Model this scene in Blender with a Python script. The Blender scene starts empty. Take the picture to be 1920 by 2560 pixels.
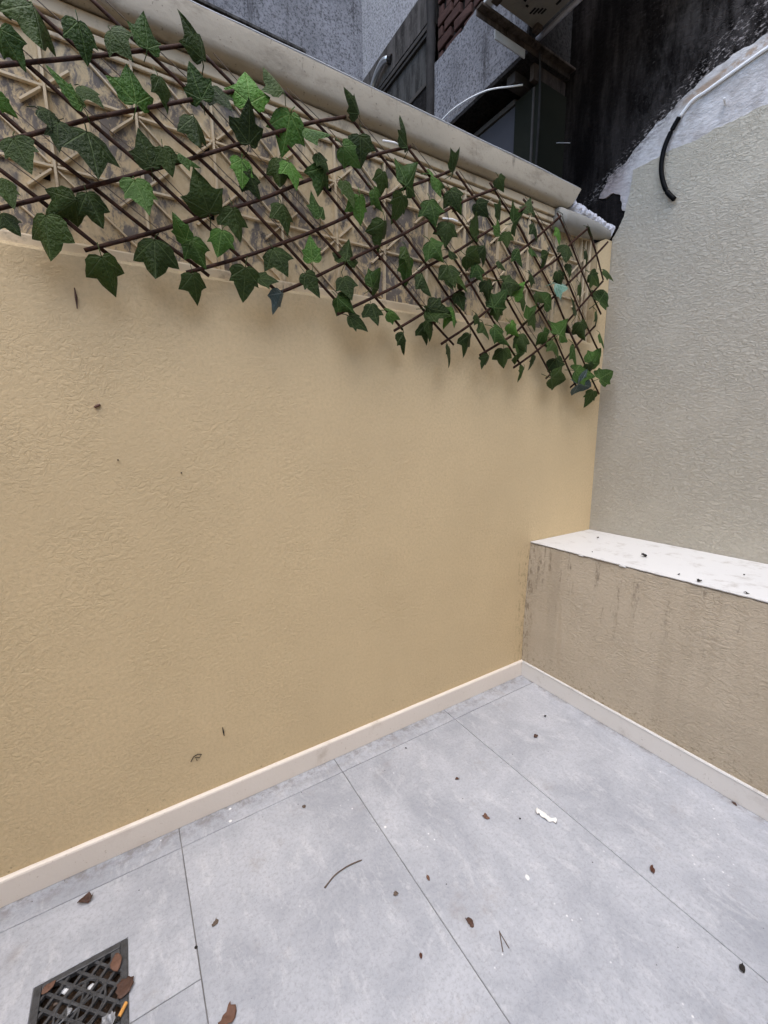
import bpy, bmesh, math, random
from mathutils import Vector, Matrix, noise, geometry

random.seed(7)
scene = bpy.context.scene
COL = scene.collection
R = math.radians

# ------------------------------------------------------------------ camera
cam_data = bpy.data.cameras.new('camera')
cam = bpy.data.objects.new('camera', cam_data)
COL.objects.link(cam)
RIGHT = Vector((0.85022685, -0.52630776, -0.01069846))
DOWN = Vector((-0.10418965, -0.1483231, -0.98343519))
FWD = Vector((0.51600274, 0.83725767, -0.1809441))
cam.matrix_world = Matrix(((RIGHT.x, -DOWN.x, -FWD.x, -1.81513516),
                           (RIGHT.y, -DOWN.y, -FWD.y, -1.46768591),
                           (RIGHT.z, -DOWN.z, -FWD.z, 1.357),
                           (0, 0, 0, 1)))
cam_data.sensor_fit = 'VERTICAL'
cam_data.sensor_height = 32.0
cam_data.lens = 32.0 * 1049.94 / 2560.0
cam_data.clip_start = 0.02
cam_data.clip_end = 500
scene.camera = cam
scene.render.resolution_x = 768
scene.render.resolution_y = 1024

# ------------------------------------------------------------------ sky, sun, exposure
SUN_ELEV, SUN_AZ = 70.0, 222.0        # azimuth clockwise from +Y
world = bpy.data.worlds.new('World')
scene.world = world
world.use_nodes = True
wn = world.node_tree
bg = wn.nodes['Background']
sky = wn.nodes.new('ShaderNodeTexSky')
sky.sky_type = 'NISHITA'
sky.sun_disc = False
sky.sun_elevation = R(SUN_ELEV)
sky.sun_rotation = R(SUN_AZ)
sky.air_density = 1.0
sky.dust_density = 1.5
sky.ozone_density = 1.0
wn.links.new(sky.outputs[0], bg.inputs[0])
bg.inputs[1].default_value = 0.15
sun_data = bpy.data.lights.new('sun', 'SUN')
sun_data.energy = 0.8
sun_data.angle = R(70)
sun_data.color = (1.0, 0.95, 0.87)
sun = bpy.data.objects.new('sun', sun_data)
COL.objects.link(sun)
sdir = Vector((math.sin(R(SUN_AZ)) * math.cos(R(SUN_ELEV)), math.cos(R(SUN_AZ)) * math.cos(R(SUN_ELEV)), math.sin(R(SUN_ELEV))))
sun.rotation_euler = sdir.to_track_quat('Z', 'Y').to_euler()
sun.location = (0, -1, 8)
vs = scene.view_settings
vs.view_transform = 'Standard'
vs.look = 'None'
vs.gamma = 1.0
vs.exposure = 1.65
vs.use_curve_mapping = False
scene.render.engine = 'CYCLES'
scene.cycles.max_bounces = 6
scene.cycles.diffuse_bounces = 4
scene.cycles.caustics_reflective = False
scene.cycles.caustics_refractive = False

# ------------------------------------------------------------------ material helpers
class NT:
    def __init__(s, name, rough=0.8, spec=0.3):
        s.mat = bpy.data.materials.new(name)
        s.mat.use_nodes = True
        s.t = s.mat.node_tree
        s.b = s.t.nodes['Principled BSDF']
        s.b.inputs['Roughness'].default_value = rough
        s.b.inputs['Specular IOR Level'].default_value = spec
        s._obj = None
    def n(s, typ, **kw):
        nd = s.t.nodes.new(typ)
        for k, v in kw.items(): setattr(nd, k, v)
        return nd
    def put(s, sock, v):
        if isinstance(v, bpy.types.NodeSocket): s.t.links.new(v, sock)
        else: sock.default_value = v
    def obj(s):
        if s._obj is None: s._obj = s.n('ShaderNodeTexCoord').outputs['Object']
        return s._obj
    def geo(s): return s.n('ShaderNodeNewGeometry').outputs['Position']
    def map(s, vec, scale=(1, 1, 1), loc=(0, 0, 0), rot=(0, 0, 0)):
        m = s.n('ShaderNodeMapping'); s.put(m.inputs['Vector'], vec)
        m.inputs['Scale'].default_value = scale; m.inputs['Location'].default_value = loc; m.inputs['Rotation'].default_value = rot
        return m.outputs[0]
    def noise(s, vec, scale, detail=4, rough=0.55, dist=0.0):
        nd = s.n('ShaderNodeTexNoise'); s.put(nd.inputs['Vector'], vec)
        nd.inputs['Scale'].default_value = scale; nd.inputs['Detail'].default_value = detail
        nd.inputs['Roughness'].default_value = rough; nd.inputs['Distortion'].default_value = dist
        return nd.outputs[0]
    def voro(s, vec, scale, feature='F1', rnd=1.0):
        nd = s.n('ShaderNodeTexVoronoi', feature=feature); s.put(nd.inputs['Vector'], vec)
        nd.inputs['Scale'].default_value = scale; nd.inputs['Randomness'].default_value = rnd
        return nd.outputs[0]
    def m(s, op, a, b=0.0, c=0.0, clamp=False):
        nd = s.n('ShaderNodeMath', operation=op, use_clamp=clamp)
        s.put(nd.inputs[0], a); s.put(nd.inputs[1], b); s.put(nd.inputs[2], c)
        return nd.outputs[0]
    def rng(s, v, a, b, c=0.0, d=1.0, smooth=True):
        nd = s.n('ShaderNodeMapRange', interpolation_type='SMOOTHSTEP' if smooth else 'LINEAR')
        s.put(nd.inputs[0], v)
        for i, x in enumerate((a, b, c, d)): s.put(nd.inputs[i + 1], x)
        return nd.outputs[0]
    def mix(s, f, a, b, blend='MIX'):
        nd = s.n('ShaderNodeMix', data_type='RGBA', blend_type=blend)
        s.put(nd.inputs[0], f)
        for i, v in ((6, a), (7, b)):
            if not isinstance(v, bpy.types.NodeSocket): v = (*v, 1.0) if len(v) == 3 else v
            s.put(nd.inputs[i], v)
        return nd.outputs[2]
    def sep(s, vec):
        nd = s.n('ShaderNodeSeparateXYZ'); s.put(nd.inputs[0], vec); return nd.outputs
    def worm(s, vec, scale, width, dist=0.5, detail=1.5):
        v = s.noise(vec, scale, detail, 0.5, dist)
        return s.rng(s.m('ABSOLUTE', s.m('SUBTRACT', v, 0.5)), 0.0, width, 1.0, 0.0)
    def color(s, v):
        if not isinstance(v, bpy.types.NodeSocket): v = (*v, 1.0) if len(v) == 3 else v
        s.put(s.b.inputs['Base Color'], v); return s
    def bump(s, h, dist=0.003, strength=1.0):
        nd = s.n('ShaderNodeBump'); nd.inputs['Distance'].default_value = dist
        nd.inputs['Strength'].default_value = strength
        s.put(nd.inputs['Height'], h); s.t.links.new(nd.outputs[0], s.b.inputs['Normal']); return s
    def rough(s, v): s.put(s.b.inputs['Roughness'], v); return s

def plain(name, col, rough=0.6, var=0.15, scale=30.0, bumpd=0.0008, metal=0.0, spec=0.25):
    k = NT(name, rough, spec)
    p = k.obj()
    f = k.noise(p, scale, 5)
    dark = tuple(c * (1 - var) for c in col); light = tuple(min(1, c * (1 + var)) for c in col)
    k.color(k.mix(f, dark, light))
    k.b.inputs['Metallic'].default_value = metal
    if bumpd: k.bump(k.noise(p, scale * 3, 4), bumpd, 0.6)
    return k.mat

def stucco(name, col, aniso=(1, 1, 1), amount=1.0, dense=0.0, dirt=None, rot=(0, 0, 0), dist=0.0025, scale=1.0, lump=0.5):
    """scratched render: continuous crinkled grain, deeper curling scratches in patches"""
    k = NT(name, 0.88, 0.2)
    p = k.geo()
    q = k.map(p, aniso, rot=rot)
    n1 = k.noise(q, 34 * scale, 4, 0.6, 0.5)
    ridge = k.m('POWER', k.m('SUBTRACT', 1.0, k.m('MULTIPLY', k.m('ABSOLUTE', k.m('SUBTRACT', n1, 0.5)), 5.0), clamp=True), 2.5)
    mm = k.noise(p, 4.0, 4, 0.65)
    m1 = k.rng(mm, 0.36 - dense, 0.68 - dense, 0.28, 1.0)
    g = k.m('MULTIPLY', k.m('MULTIPLY', ridge, m1), -0.5 * amount)
    lm = k.m('MULTIPLY', k.noise(k.map(q, loc=(3, 1, 2)), 70 * scale, 4, 0.7), lump)
    k.bump(k.m('ADD', g, lm), dist, 0.9)
    c = k.mix(k.rng(k.noise(p, 1.3, 5, 0.65), 0.3, 0.7), tuple(x * 0.93 for x in col), tuple(x * 1.05 for x in col))
    f2 = k.noise(p, 90, 3, 0.75)
    c = k.mix(k.rng(f2, 0.35, 0.75), c, tuple(x * 0.88 for x in col))
    if dirt: c = dirt(k, c, p)
    k.color(c)
    return k.mat

# ------------------------------------------------------------------ geometry helpers
def new_obj(name, me, mat, parent=None):
    o = bpy.data.objects.new(name, me)
    if mat is not None and not me.materials: me.materials.append(mat)
    COL.objects.link(o)
    if parent is not None: o.parent = parent
    return o

def world_loc(o):
    v = Vector(o.location)
    while o.parent is not None:
        o = o.parent; v += Vector(o.location)
    return v

def build(name, bm, mat, parent=None, smooth=False, origin=None):
    """links a bmesh given in world coordinates; children are made relative to their parent"""
    off = Vector((0, 0, 0))
    if parent is not None: off = world_loc(parent)
    elif origin is not None: off = Vector(origin)
    if off.length: bmesh.ops.translate(bm, verts=bm.verts, vec=-off)
    bmesh.ops.recalc_face_normals(bm, faces=bm.faces)
    me = bpy.data.meshes.new(name)
    bm.to_mesh(me); bm.free()
    if smooth:
        for f in me.polygons: f.use_smooth = True
    o = new_obj(name, me, mat, parent)
    if parent is None and origin is not None: o.location = origin
    return o

def thing(name, label, cat, loc=(0, 0, 0), group=None):
    o = bpy.data.objects.new(name, None)
    o.empty_display_size = 0.1
    COL.objects.link(o); o.location = loc
    return tag(o, label, cat, group)

def tag(o, label, cat, group=None):
    o['label'] = label; o['category'] = cat
    if group: o['group'] = group
    return o

def structure(o, label=None):
    o['kind'] = 'structure'
    if label: o['label'] = label
    return o

def add_box(bm, x0, x1, y0, y1, z0, z1, bevel=0.0):
    b = bmesh.new()
    bmesh.ops.create_cube(b, size=1.0)
    for v in b.verts:
        v.co = Vector(((x0 + x1) / 2 + v.co.x * (x1 - x0), (y0 + y1) / 2 + v.co.y * (y1 - y0), (z0 + z1) / 2 + v.co.z * (z1 - z0)))
    if bevel: bmesh.ops.bevel(b, geom=list(b.edges), offset=bevel, segments=2, affect='EDGES', profile=0.5)
    merge(bm, b)
    return bm

def merge(bm, b):
    me = bpy.data.meshes.new('tmp'); b.to_mesh(me); b.free(); bm.from_mesh(me); bpy.data.meshes.remove(me)

def box(x0, x1, y0, y1, z0, z1, bevel=0.0): return add_box(bmesh.new(), x0, x1, y0, y1, z0, z1, bevel)

def add_tube(bm, pts, rad, seg=8, flat=None, cap=True):
    """swept tube; flat=(normal, ratio) squashes it along a direction"""
    pts = [Vector(p) for p in pts]
    rads = rad if isinstance(rad, (list, tuple)) else [rad] * len(pts)
    rings = []
    for i, p in enumerate(pts):
        d = (pts[min(i + 1, len(pts) - 1)] - pts[max(i - 1, 0)]).normalized()
        up = Vector(flat[0]) if flat else (Vector((0, 0, 1)) if abs(d.z) < 0.9 else Vector((1, 0, 0)))
        s = d.cross(up).normalized(); u = s.cross(d).normalized()
        ra = flat[1] if flat else 1.0
        ring = [bm.verts.new(p + s * math.cos(a) * rads[i] + u * math.sin(a) * rads[i] * ra) for a in [2 * math.pi * j / seg for j in range(seg)]]
        rings.append(ring)
    for a, b in zip(rings, rings[1:]):
        for j in range(seg):
            bm.faces.new((a[j], a[(j + 1) % seg], b[(j + 1) % seg], b[j]))
    if cap:
        bm.faces.new(list(reversed(rings[0]))); bm.faces.new(rings[-1])
    return bm

def tube(pts, rad, seg=8, flat=None): return add_tube(bmesh.new(), pts, rad, seg, flat)

def smooth_path(pts, n=6):
    pts = [Vector(p) for p in pts]; out = []
    for i in range(len(pts) - 1):
        p0 = pts[max(i - 1, 0)]; p1 = pts[i]; p2 = pts[i + 1]; p3 = pts[min(i + 2, len(pts) - 1)]
        for j in range(n):
            t = j / n
            out.append(0.5 * ((2 * p1) + (p2 - p0) * t + (2 * p0 - 5 * p1 + 4 * p2 - p3) * t * t + (3 * p1 - p0 - 3 * p2 + p3) * t ** 3))
    out.append(pts[-1]); return out

def extrude_profile(prof, axis, stations):
    """prof: list of 2D points; stations: list of (pos, offset2d or None)."""
    bm = bmesh.new(); rings = []
    for pos, off in stations:
        ring = []
        for i, (a, b) in enumerate(prof):
            da, db = off(i) if off else (0, 0)
            a2, b2 = a + da, b + db
            co = (pos, a2, b2) if axis == 'X' else (a2, pos, b2)
            ring.append(bm.verts.new(co))
        rings.append(ring)
    n = len(prof)
    for r0, r1 in zip(rings, rings[1:]):
        for j in range(n): bm.faces.new((r0[j], r0[(j + 1) % n], r1[(j + 1) % n], r1[j]))
    bm.faces.new(rings[0]); bm.faces.new(list(reversed(rings[-1])))
    return bm

def rag(poly, step=0.02, amp=0.006, seed=0, keep=()):
    """subdivide a closed outline and jitter it, so that a broken edge looks broken"""
    out = []; n = len(poly)
    for i in range(n):
        a = Vector((*poly[i], 0)); b = Vector((*poly[(i + 1) % n], 0))
        k = max(1, int((b - a).length / step)) if i not in keep else 1
        for j in range(k):
            p = a.lerp(b, j / k)
            if i not in keep and not (j == 0 and (i - 1) % n in keep):
                v = noise.noise_vector(Vector((p.x * 35, p.y * 35, seed * 3.7)))
                w = noise.noise_vector(Vector((p.x * 9, p.y * 9, seed * 1.7 + 5)))
                p = p + Vector((v.x, v.y, 0)) * amp + Vector((w.x, w.y, 0)) * amp * 1.6
            out.append((p.x, p.y))
    return out

def slab(poly, axis, front, back, grid=0.0):
    """flat outline with thickness; axis 'X': outline in (y,z); 'Y': outline in (x,z); 'Z': outline in (x,y)"""
    bm = bmesh.new()
    def co(a, b, d): return {'X': (d, a, b), 'Y': (a, d, b), 'Z': (a, b, d)}[axis]
    n = len(poly)
    if grid:           # well shaped triangles over a large ragged face
        P = [Vector(p) for p in poly]
        def inside(p):
            r = False
            for i in range(n):
                u, v = P[i], P[(i + 1) % n]
                if (u.y > p.y) != (v.y > p.y) and p.x < (v.x - u.x) * (p.y - u.y) / (v.y - u.y) + u.x: r = not r
            return r
        x0, x1 = min(p.x for p in P), max(p.x for p in P); y0, y1 = min(p.y for p in P), max(p.y for p in P)
        extra = []
        for i in range(1, int((x1 - x0) / grid) + 1):
            for j in range(1, int((y1 - y0) / grid) + 1):
                q = Vector((x0 + i * grid, y0 + j * grid))
                if inside(q) and min((q - p).length for p in P) > grid * .4: extra.append(q)
        vs_, _, fs_, _, _, _ = geometry.delaunay_2d_cdt(P + extra, [], [list(range(n))], 1, 1e-6)
        f = [bm.verts.new(co(v.x, v.y, front)) for v in vs_]
        for t in fs_:
            if len(set(t)) > 2: bm.faces.new([f[q] for q in t])
        f = [min(f, key=lambda w, p=p: (w.co - Vector(co(p.x, p.y, front))).length) for p in P]
        k = [bm.verts.new(co(a, b, back)) for a, b in poly]
        for i in range(n):
            if f[i] is not f[(i + 1) % n]: bm.faces.new((f[i], k[i], k[(i + 1) % n], f[(i + 1) % n]))
        return bm
    f = [bm.verts.new(co(a, b, front)) for a, b in poly]; k = [bm.verts.new(co(a, b, back)) for a, b in poly]
    bm.faces.new(f); bm.faces.new(list(reversed(k)))
    for i in range(n): bm.faces.new((f[i], k[i], k[(i + 1) % n], f[(i + 1) % n]))
    bmesh.ops.triangulate(bm, faces=[x for x in bm.faces if len(x.verts) > 4])
    return bm

# ------------------------------------------------------------------ materials
def wall_dirt(k, c, p):
    x, y, z = k.sep(p)[:3]
    # grime specks just above the skirting and beside the inner corner
    sp = k.rng(k.noise(k.map(p, (1, 1, 1.6)), 42, 5, 0.7), 0.60, 0.68)
    low = k.m('MULTIPLY', k.rng(z, 0.085, 0.19, 1.0, 0.0), k.rng(k.noise(p, 3.2, 2), 0.40, 0.60))
    c = k.mix(k.m('MULTIPLY', k.m('MULTIPLY', sp, low), 0.8), c, (0.07, 0.055, 0.03))
    cor = k.m('MULTIPLY', k.rng(x, -0.10, -0.01), k.rng(z, 0.80, 0.70))
    c = k.mix(k.m('MULTIPLY', k.m('MULTIPLY', k.rng(k.noise(k.map(p, (1, 1, .4)), 60, 5, .7), .5, .62), cor), 0.5), c, (0.16, 0.115, 0.06))
    return c

def ledge_dirt(k, c, p):
    x, y, z = k.sep(p)[:3]
    s = k.noise(k.map(p, (1, 1, 0.10)), 24, 4, 0.65)
    s2 = k.noise(k.map(p, (1, 1, 0.5), loc=(2, 5, 1)), 70, 5, 0.7)
    fall = k.rng(z, 0.30, 0.77, 0.0, 1.0)
    streak = k.m('MULTIPLY', k.m('MULTIPLY', k.rng(s, 0.55, 0.66), k.rng(s2, 0.40, 0.64)), fall)
    c = k.mix(k.m('MULTIPLY', streak, 0.7), c, (0.075, 0.058, 0.042))
    soft = k.m('MULTIPLY', k.rng(k.noise(k.map(p, (1, 1, .04), loc=(5, 2, 0)), 9, 4, .6), .50, .68), k.rng(z, .08, .7, .35, 1.0))
    c = k.mix(k.m('MULTIPLY', soft, .25), c, (0.22, 0.175, 0.12))
    corner = k.m('MULTIPLY', k.rng(y, -0.085, -0.01), k.rng(k.noise(k.map(p, (1, 1, .35), loc=(1, 1, 1)), 55, 5, .75), .50, .62))
    c = k.mix(k.m('MULTIPLY', corner, 0.6), c, (0.12, 0.085, 0.05))
    low = k.m('MULTIPLY', k.rng(z, 0.09, 0.24, 1.0, 0.0), k.rng(k.noise(k.map(p, (1, 1, 1.5)), 45, 5, .75), .52, .66))
    c = k.mix(k.m('MULTIPLY', low, 0.6), c, (0.13, 0.10, 0.06))
    tide = k.m('MULTIPLY', k.rng(k.noise(p, 2.2, 4, .6), .45, .7), 0.35)
    return k.mix(tide, c, (0.44, 0.37, 0.27))

M = {}
M['wall'] = stucco('warm_beige_render', (0.640, 0.502, 0.302), amount=1.0, dirt=wall_dirt, rot=(0, 0.5, 0), dist=.0024, scale=1.45, lump=.6)
M['house'] = stucco('ochre_bounce_render', (0.68, 0.47, 0.22), amount=.8)  # saturated ochre picked for warm bounce off the added unseen walls
M['side'] = stucco('grey_beige_render', (0.49, 0.455, 0.375), aniso=(1, 0.6, 1.3), amount=1.2, dense=0.12, rot=(0.5, 0, 0), dist=0.0056, scale=1.6, lump=.6)
M['ledge'] = stucco('stained_beige_render', (0.52, 0.45, 0.345), aniso=(1, 0.7, 1.2), amount=1.1, dirt=ledge_dirt, dist=0.0042, scale=1.3, lump=.6)

def mat_paint(name, col, dirtcol, rough=0.5, scale=9, lo=.56, hi=.75, amt=.5):
    k = NT(name, rough, 0.4); p = k.obj()
    c = k.mix(k.noise(p, 2.5, 4), tuple(x * .93 for x in col), col)
    d = k.rng(k.noise(p, scale, 6, .7), lo, hi)
    c = k.mix(k.m('MULTIPLY', d, amt), c, dirtcol)
    sp = k.rng(k.noise(p, 90, 3, .6), .66, .72)
    c = k.mix(k.m('MULTIPLY', sp, .5), c, dirtcol)
    k.color(c); k.bump(k.noise(p, 70, 5, .6), 0.0012, .6)
    return k.mat
M['white_paint'] = mat_paint('white_ledge_paint', (0.70, 0.70, 0.69), (0.34, 0.31, 0.27), 0.5, 11, .52, .74, .6)
M['skirt_cream'] = mat_paint('cream_skirting', (0.78, 0.715, 0.64), (0.40, 0.32, 0.23), 0.4, 6, .56, .78, .45)
M['skirt_grey'] = mat_paint('pale_grey_skirting', (0.74, 0.725, 0.70), (0.36, 0.32, 0.28), 0.4, 6, .54, .76, .5)
def mat_coping():
    k = NT('beige_painted_coping', 0.55, 0.25); p = k.geo(); x, y, z = k.sep(p)[:3]
    c = k.mix(k.noise(p, 3, 5, .65), (0.34, 0.295, 0.225), (0.45, 0.395, 0.305))
    blot = k.rng(k.noise(k.map(p, (.6, 1, 1.4)), 11, 7, .75), .50, .70)
    c = k.mix(k.m('MULTIPLY', blot, .55), c, (0.17, 0.14, 0.10))
    drip = k.m('MULTIPLY', k.rng(k.noise(k.map(p, (1, 1, .05)), 38, 4, .7), .60, .70), k.rng(k.noise(p, 24, 4, .7), .42, .60))
    drip = k.m('MULTIPLY', drip, k.rng(z, 2.46, 2.525))
    c = k.mix(k.m('MULTIPLY', drip, .85), c, (0.05, 0.042, 0.035))
    c = k.mix(k.m('MULTIPLY', k.rng(k.noise(p, 110, 3, .6), .64, .70), .6), c, (0.10, 0.085, 0.065))
    k.color(c); k.bump(k.noise(p, 55, 6, .65), .002, .7)
    return k.mat
M['coping'] = mat_coping()

def mat_tile():
    k = NT('grey_concrete_tile', 0.45, 0.3)
    oi = k.n('ShaderNodeObjectInfo').outputs['Random']
    sh = k.n('ShaderNodeCombineXYZ'); k.put(sh.inputs[0], k.m('MULTIPLY', oi, 37.0)); k.put(sh.inputs[1], k.m('MULTIPLY', oi, 91.0))
    va = k.n('ShaderNodeVectorMath', operation='ADD'); k.put(va.inputs[0], k.obj()); k.put(va.inputs[1], sh.outputs[0])
    p = va.outputs[0]
    a = k.noise(p, 3.2, 8, .72, .4)
    c = k.mix(k.rng(a, .32, .68), (0.335, 0.356, 0.398), (0.475, 0.496, 0.540))
    b = k.noise(k.map(p, (1.0, .4, 1), rot=(0, 0, .2)), 20, 8, .78, .3)
    c = k.mix(k.m('MULTIPLY', k.rng(b, .50, .66), .48), c, (0.60, 0.615, 0.645))
    f = k.noise(p, 95, 6, .85)
    c = k.mix(k.m('MULTIPLY', k.rng(f, .46, .64), .5), c, (0.255, 0.262, 0.29))
    d = k.rng(k.noise(k.map(p, loc=(3, 3, 0)), 4.4, 8, .75), .56, .74)
    c = k.mix(k.m('MULTIPLY', d, .6), c, (0.29, 0.265, 0.255))
    # dry white splashes and dark specks
    v = k.voro(p, 34); msk = k.rng(k.noise(k.map(p, loc=(7, 0, 0)), 4.5, 3), .55, .66)
    c = k.mix(k.m('MULTIPLY', k.rng(v, .13, .05), msk), c, (0.72, 0.73, 0.75))
    v2 = k.voro(k.map(p, loc=(1.3, 4.1, 0)), 21)
    c = k.mix(k.m('MULTIPLY', k.rng(v2, .05, .03), k.rng(k.noise(k.map(p, loc=(2, 9, 0)), 6, 2), .50, .56)), c, (0.06, 0.055, 0.05))
    # patchy brown darkening along the walls, in world coordinates
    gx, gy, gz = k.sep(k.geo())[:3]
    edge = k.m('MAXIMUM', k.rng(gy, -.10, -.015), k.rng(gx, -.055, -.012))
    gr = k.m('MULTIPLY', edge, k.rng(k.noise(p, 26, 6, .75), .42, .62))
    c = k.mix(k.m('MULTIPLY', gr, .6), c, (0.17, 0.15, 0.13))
    k.color(c)
    k.rough(k.rng(k.noise(p, 6, 5, .65), .3, .7, .40, .62))
    k.bump(k.m('ADD', k.noise(p, 120, 4, .6), k.m('MULTIPLY', k.noise(p, 9, 3), .6)), 0.0008, .7)
    return k.mat
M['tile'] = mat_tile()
M['grout'] = plain('dark_grout', (0.21, 0.205, 0.20), 0.9, .8, 7)

def mat_backing():
    k = NT('mottled_panel_backing', 0.75, 0.3); p = k.geo()
    q = k.map(p, (1, 1, .6), rot=(0, .35, 0))
    a = k.noise(q, 6.5, 5, .70, .6)
    b = k.noise(k.map(q, loc=(4, 0, 2)), 34, 6, .78, .5)
    c = k.mix(k.rng(b, .35, .65), (0.56, 0.43, 0.25), (0.67, 0.535, 0.33))
    g = k.m('MULTIPLY', k.rng(a, .44, .54), k.rng(b, .40, .54))
    c = k.mix(k.m('MULTIPLY', g, .9), c, (0.12, 0.108, 0.105))
    bl = k.m('MULTIPLY', k.rng(k.noise(k.map(q, loc=(1, 0, 7)), 24, 6, .8, .8), .56, .66), k.rng(a, .42, .54))
    c = k.mix(k.m('MULTIPLY', bl, .85), c, (0.045, 0.042, 0.045))
    k.color(c); k.bump(b, 0.006, .8)
    return k.mat
M['backing'] = mat_backing()
def mat_batten():
    k = NT('beige_lattice_paint', 0.6, 0.35); p = k.obj()
    a = k.noise(p, 14, 5, .7)
    c = k.mix(k.rng(a, .52, .70), (0.64, 0.52, 0.345), (0.38, 0.30, 0.20))
    k.color(c); k.bump(k.noise(p, 80, 4), .001, .6); return k.mat
M['batten'] = mat_batten()

def mat_slat():
    k = NT('brown_willow', 0.65, 0.15)
    p = k.obj()
    a = k.noise(p, 60, 5, .7)
    c = k.mix(k.rng(a, .3, .7), (0.016, 0.007, 0.0045), (0.058, 0.025, 0.014))
    k.color(c); k.bump(k.noise(p, 140, 4), .0012, .8); return k.mat
M['slat'] = mat_slat()

def mat_leaf(name, dark, light, vein, rough=.5):
    k = NT(name, rough, 0.12)
    p = k.obj(); x, y, z = k.sep(p)[:3]
    ay = k.m('ABSOLUTE', y)
    rnd = k.n('ShaderNodeObjectInfo').outputs['Random']
    sh = k.n('ShaderNodeCombineXYZ'); k.put(sh.inputs[0], k.m('MULTIPLY', rnd, 50))
    va = k.n('ShaderNodeVectorMath', operation='ADD'); k.put(va.inputs[0], p); k.put(va.inputs[1], sh.outputs[0])
    n1 = k.noise(va.outputs[0], 2.2, 3, .6)
    c = k.mix(k.rng(k.m('ADD', k.m('MULTIPLY', n1, .6), k.m('MULTIPLY', rnd, .45)), .25, .85), dark, light)
    c = k.mix(k.m('MULTIPLY', k.rng(k.noise(va.outputs[0], 22, 4, .7), .45, .75), .4), c, tuple(v * .55 for v in dark))
    def vein_of(ax, ay_):
        l = math.hypot(ax, ay_)
        d = k.m('ABSOLUTE', k.m('SUBTRACT', k.m('MULTIPLY', ay, ax / l), k.m('MULTIPLY', x, ay_ / l)))
        along = k.m('ADD', k.m('MULTIPLY', x, ax / l), k.m('MULTIPLY', ay, ay_ / l))
        return k.m('MULTIPLY', k.rng(d, .006, .020, 1, 0), k.m('MULTIPLY', k.rng(along, 0.0, .05), k.rng(along, l * .7, l, 1, 0)))
    v = vein_of(1.0, 0.0)
    for t in ((.48, .52), (-.03, .27)): v = k.m('MAXIMUM', v, vein_of(*t))
    rib = k.n('ShaderNodeTexWave', wave_type='BANDS', bands_direction='X')
    k.put(rib.inputs['Vector'], k.map(p, (1, 1, 1), rot=(0, 0, .6))); rib.inputs['Scale'].default_value = 3.0; rib.inputs['Distortion'].default_value = 3.0
    v2 = k.m('MULTIPLY', k.rng(rib.outputs[1], .90, 1.0), .35)
    c = k.mix(k.m('MULTIPLY', k.m('MAXIMUM', v, v2), .75), c, vein)
    k.color(c); k.bump(k.m('SUBTRACT', k.m('MULTIPLY', k.noise(va.outputs[0], 12, 3), .8), v), .03, .5)
    return k.mat
M['leaf0'] = mat_leaf('ivy_dark', (0.015, 0.027, 0.006), (0.042, 0.070, 0.014), (0.075, 0.105, 0.038))
M['leaf1'] = mat_leaf('ivy_mid', (0.020, 0.043, 0.008), (0.052, 0.110, 0.019), (0.105, 0.165, 0.052))
M['leaf2'] = mat_leaf('ivy_bright', (0.038, 0.090, 0.014), (0.085, 0.195, 0.030), (0.15, 0.24, 0.065))
M['leaf3'] = mat_leaf('ivy_grey_back', (0.05, 0.075, 0.07), (0.10, 0.14, 0.14), (0.2, 0.24, 0.22))
M['leaf4'] = mat_leaf('ivy_teal_highlight', (0.16, 0.30, 0.22), (0.36, 0.55, 0.44), (0.5, 0.6, 0.5), .3)  # pale teal leaf: its highlight is painted into the colour

def mat_soot():
    k = NT('sooty_render', 0.95, 0.04); p = k.geo(); x, y, z = k.sep(p)[:3]
    st = k.noise(k.map(p, (1, 1, .18), rot=(.25, 0, 0)), 7, 6, .7)
    fine = k.noise(k.map(p, (1, .7, 1.2)), 70, 5, .7)
    wash = k.m('MULTIPLY', k.rng(k.m('ADD', y, k.m('MULTIPLY', k.noise(p, 2.5, 4), .5)), .45, -.45), 1.0)
    c = k.mix(k.rng(st, .42, .72), (0.0035, 0.003, 0.003), (0.030, 0.026, 0.025))
    c = k.mix(k.m('MULTIPLY', wash, k.rng(k.noise(k.map(p, (1, 1, .4), rot=(.3, 0, 0)), 11, 6, .75), .40, .66)), c, (0.080, 0.072, 0.070))
    c = k.mix(k.m('MULTIPLY', k.rng(fine, .56, .72), k.rng(y, .25, -.25)), c, (0.055, 0.050, 0.048))
    # pale render still showing through the soot beside the plaster patch
    e = k.m('ADD', z, k.m('MULTIPLY', y, .62))
    near = k.m('MULTIPLY', k.m('MULTIPLY', k.rng(e, 2.80, 2.735), k.rng(k.noise(k.map(p, (1, .7, 1.2)), 75, 4, .7), .53, .62)), k.rng(z, 2.60, 2.68))
    c = k.mix(k.m('MULTIPLY', near, .8), c, (0.30, 0.27, 0.26))
    k.color(c)
    w = k.worm(k.map(p, (1, .6, 1.2), rot=(.6, 0, 0)), 42, .05, .6)
    k.bump(k.m('ADD', k.m('MULTIPLY', w, -.5), k.noise(k.map(p, (1, .6, 1.2)), 60, 4, .6)), .006, .9)
    return k.mat
M['soot'] = mat_soot()
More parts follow.
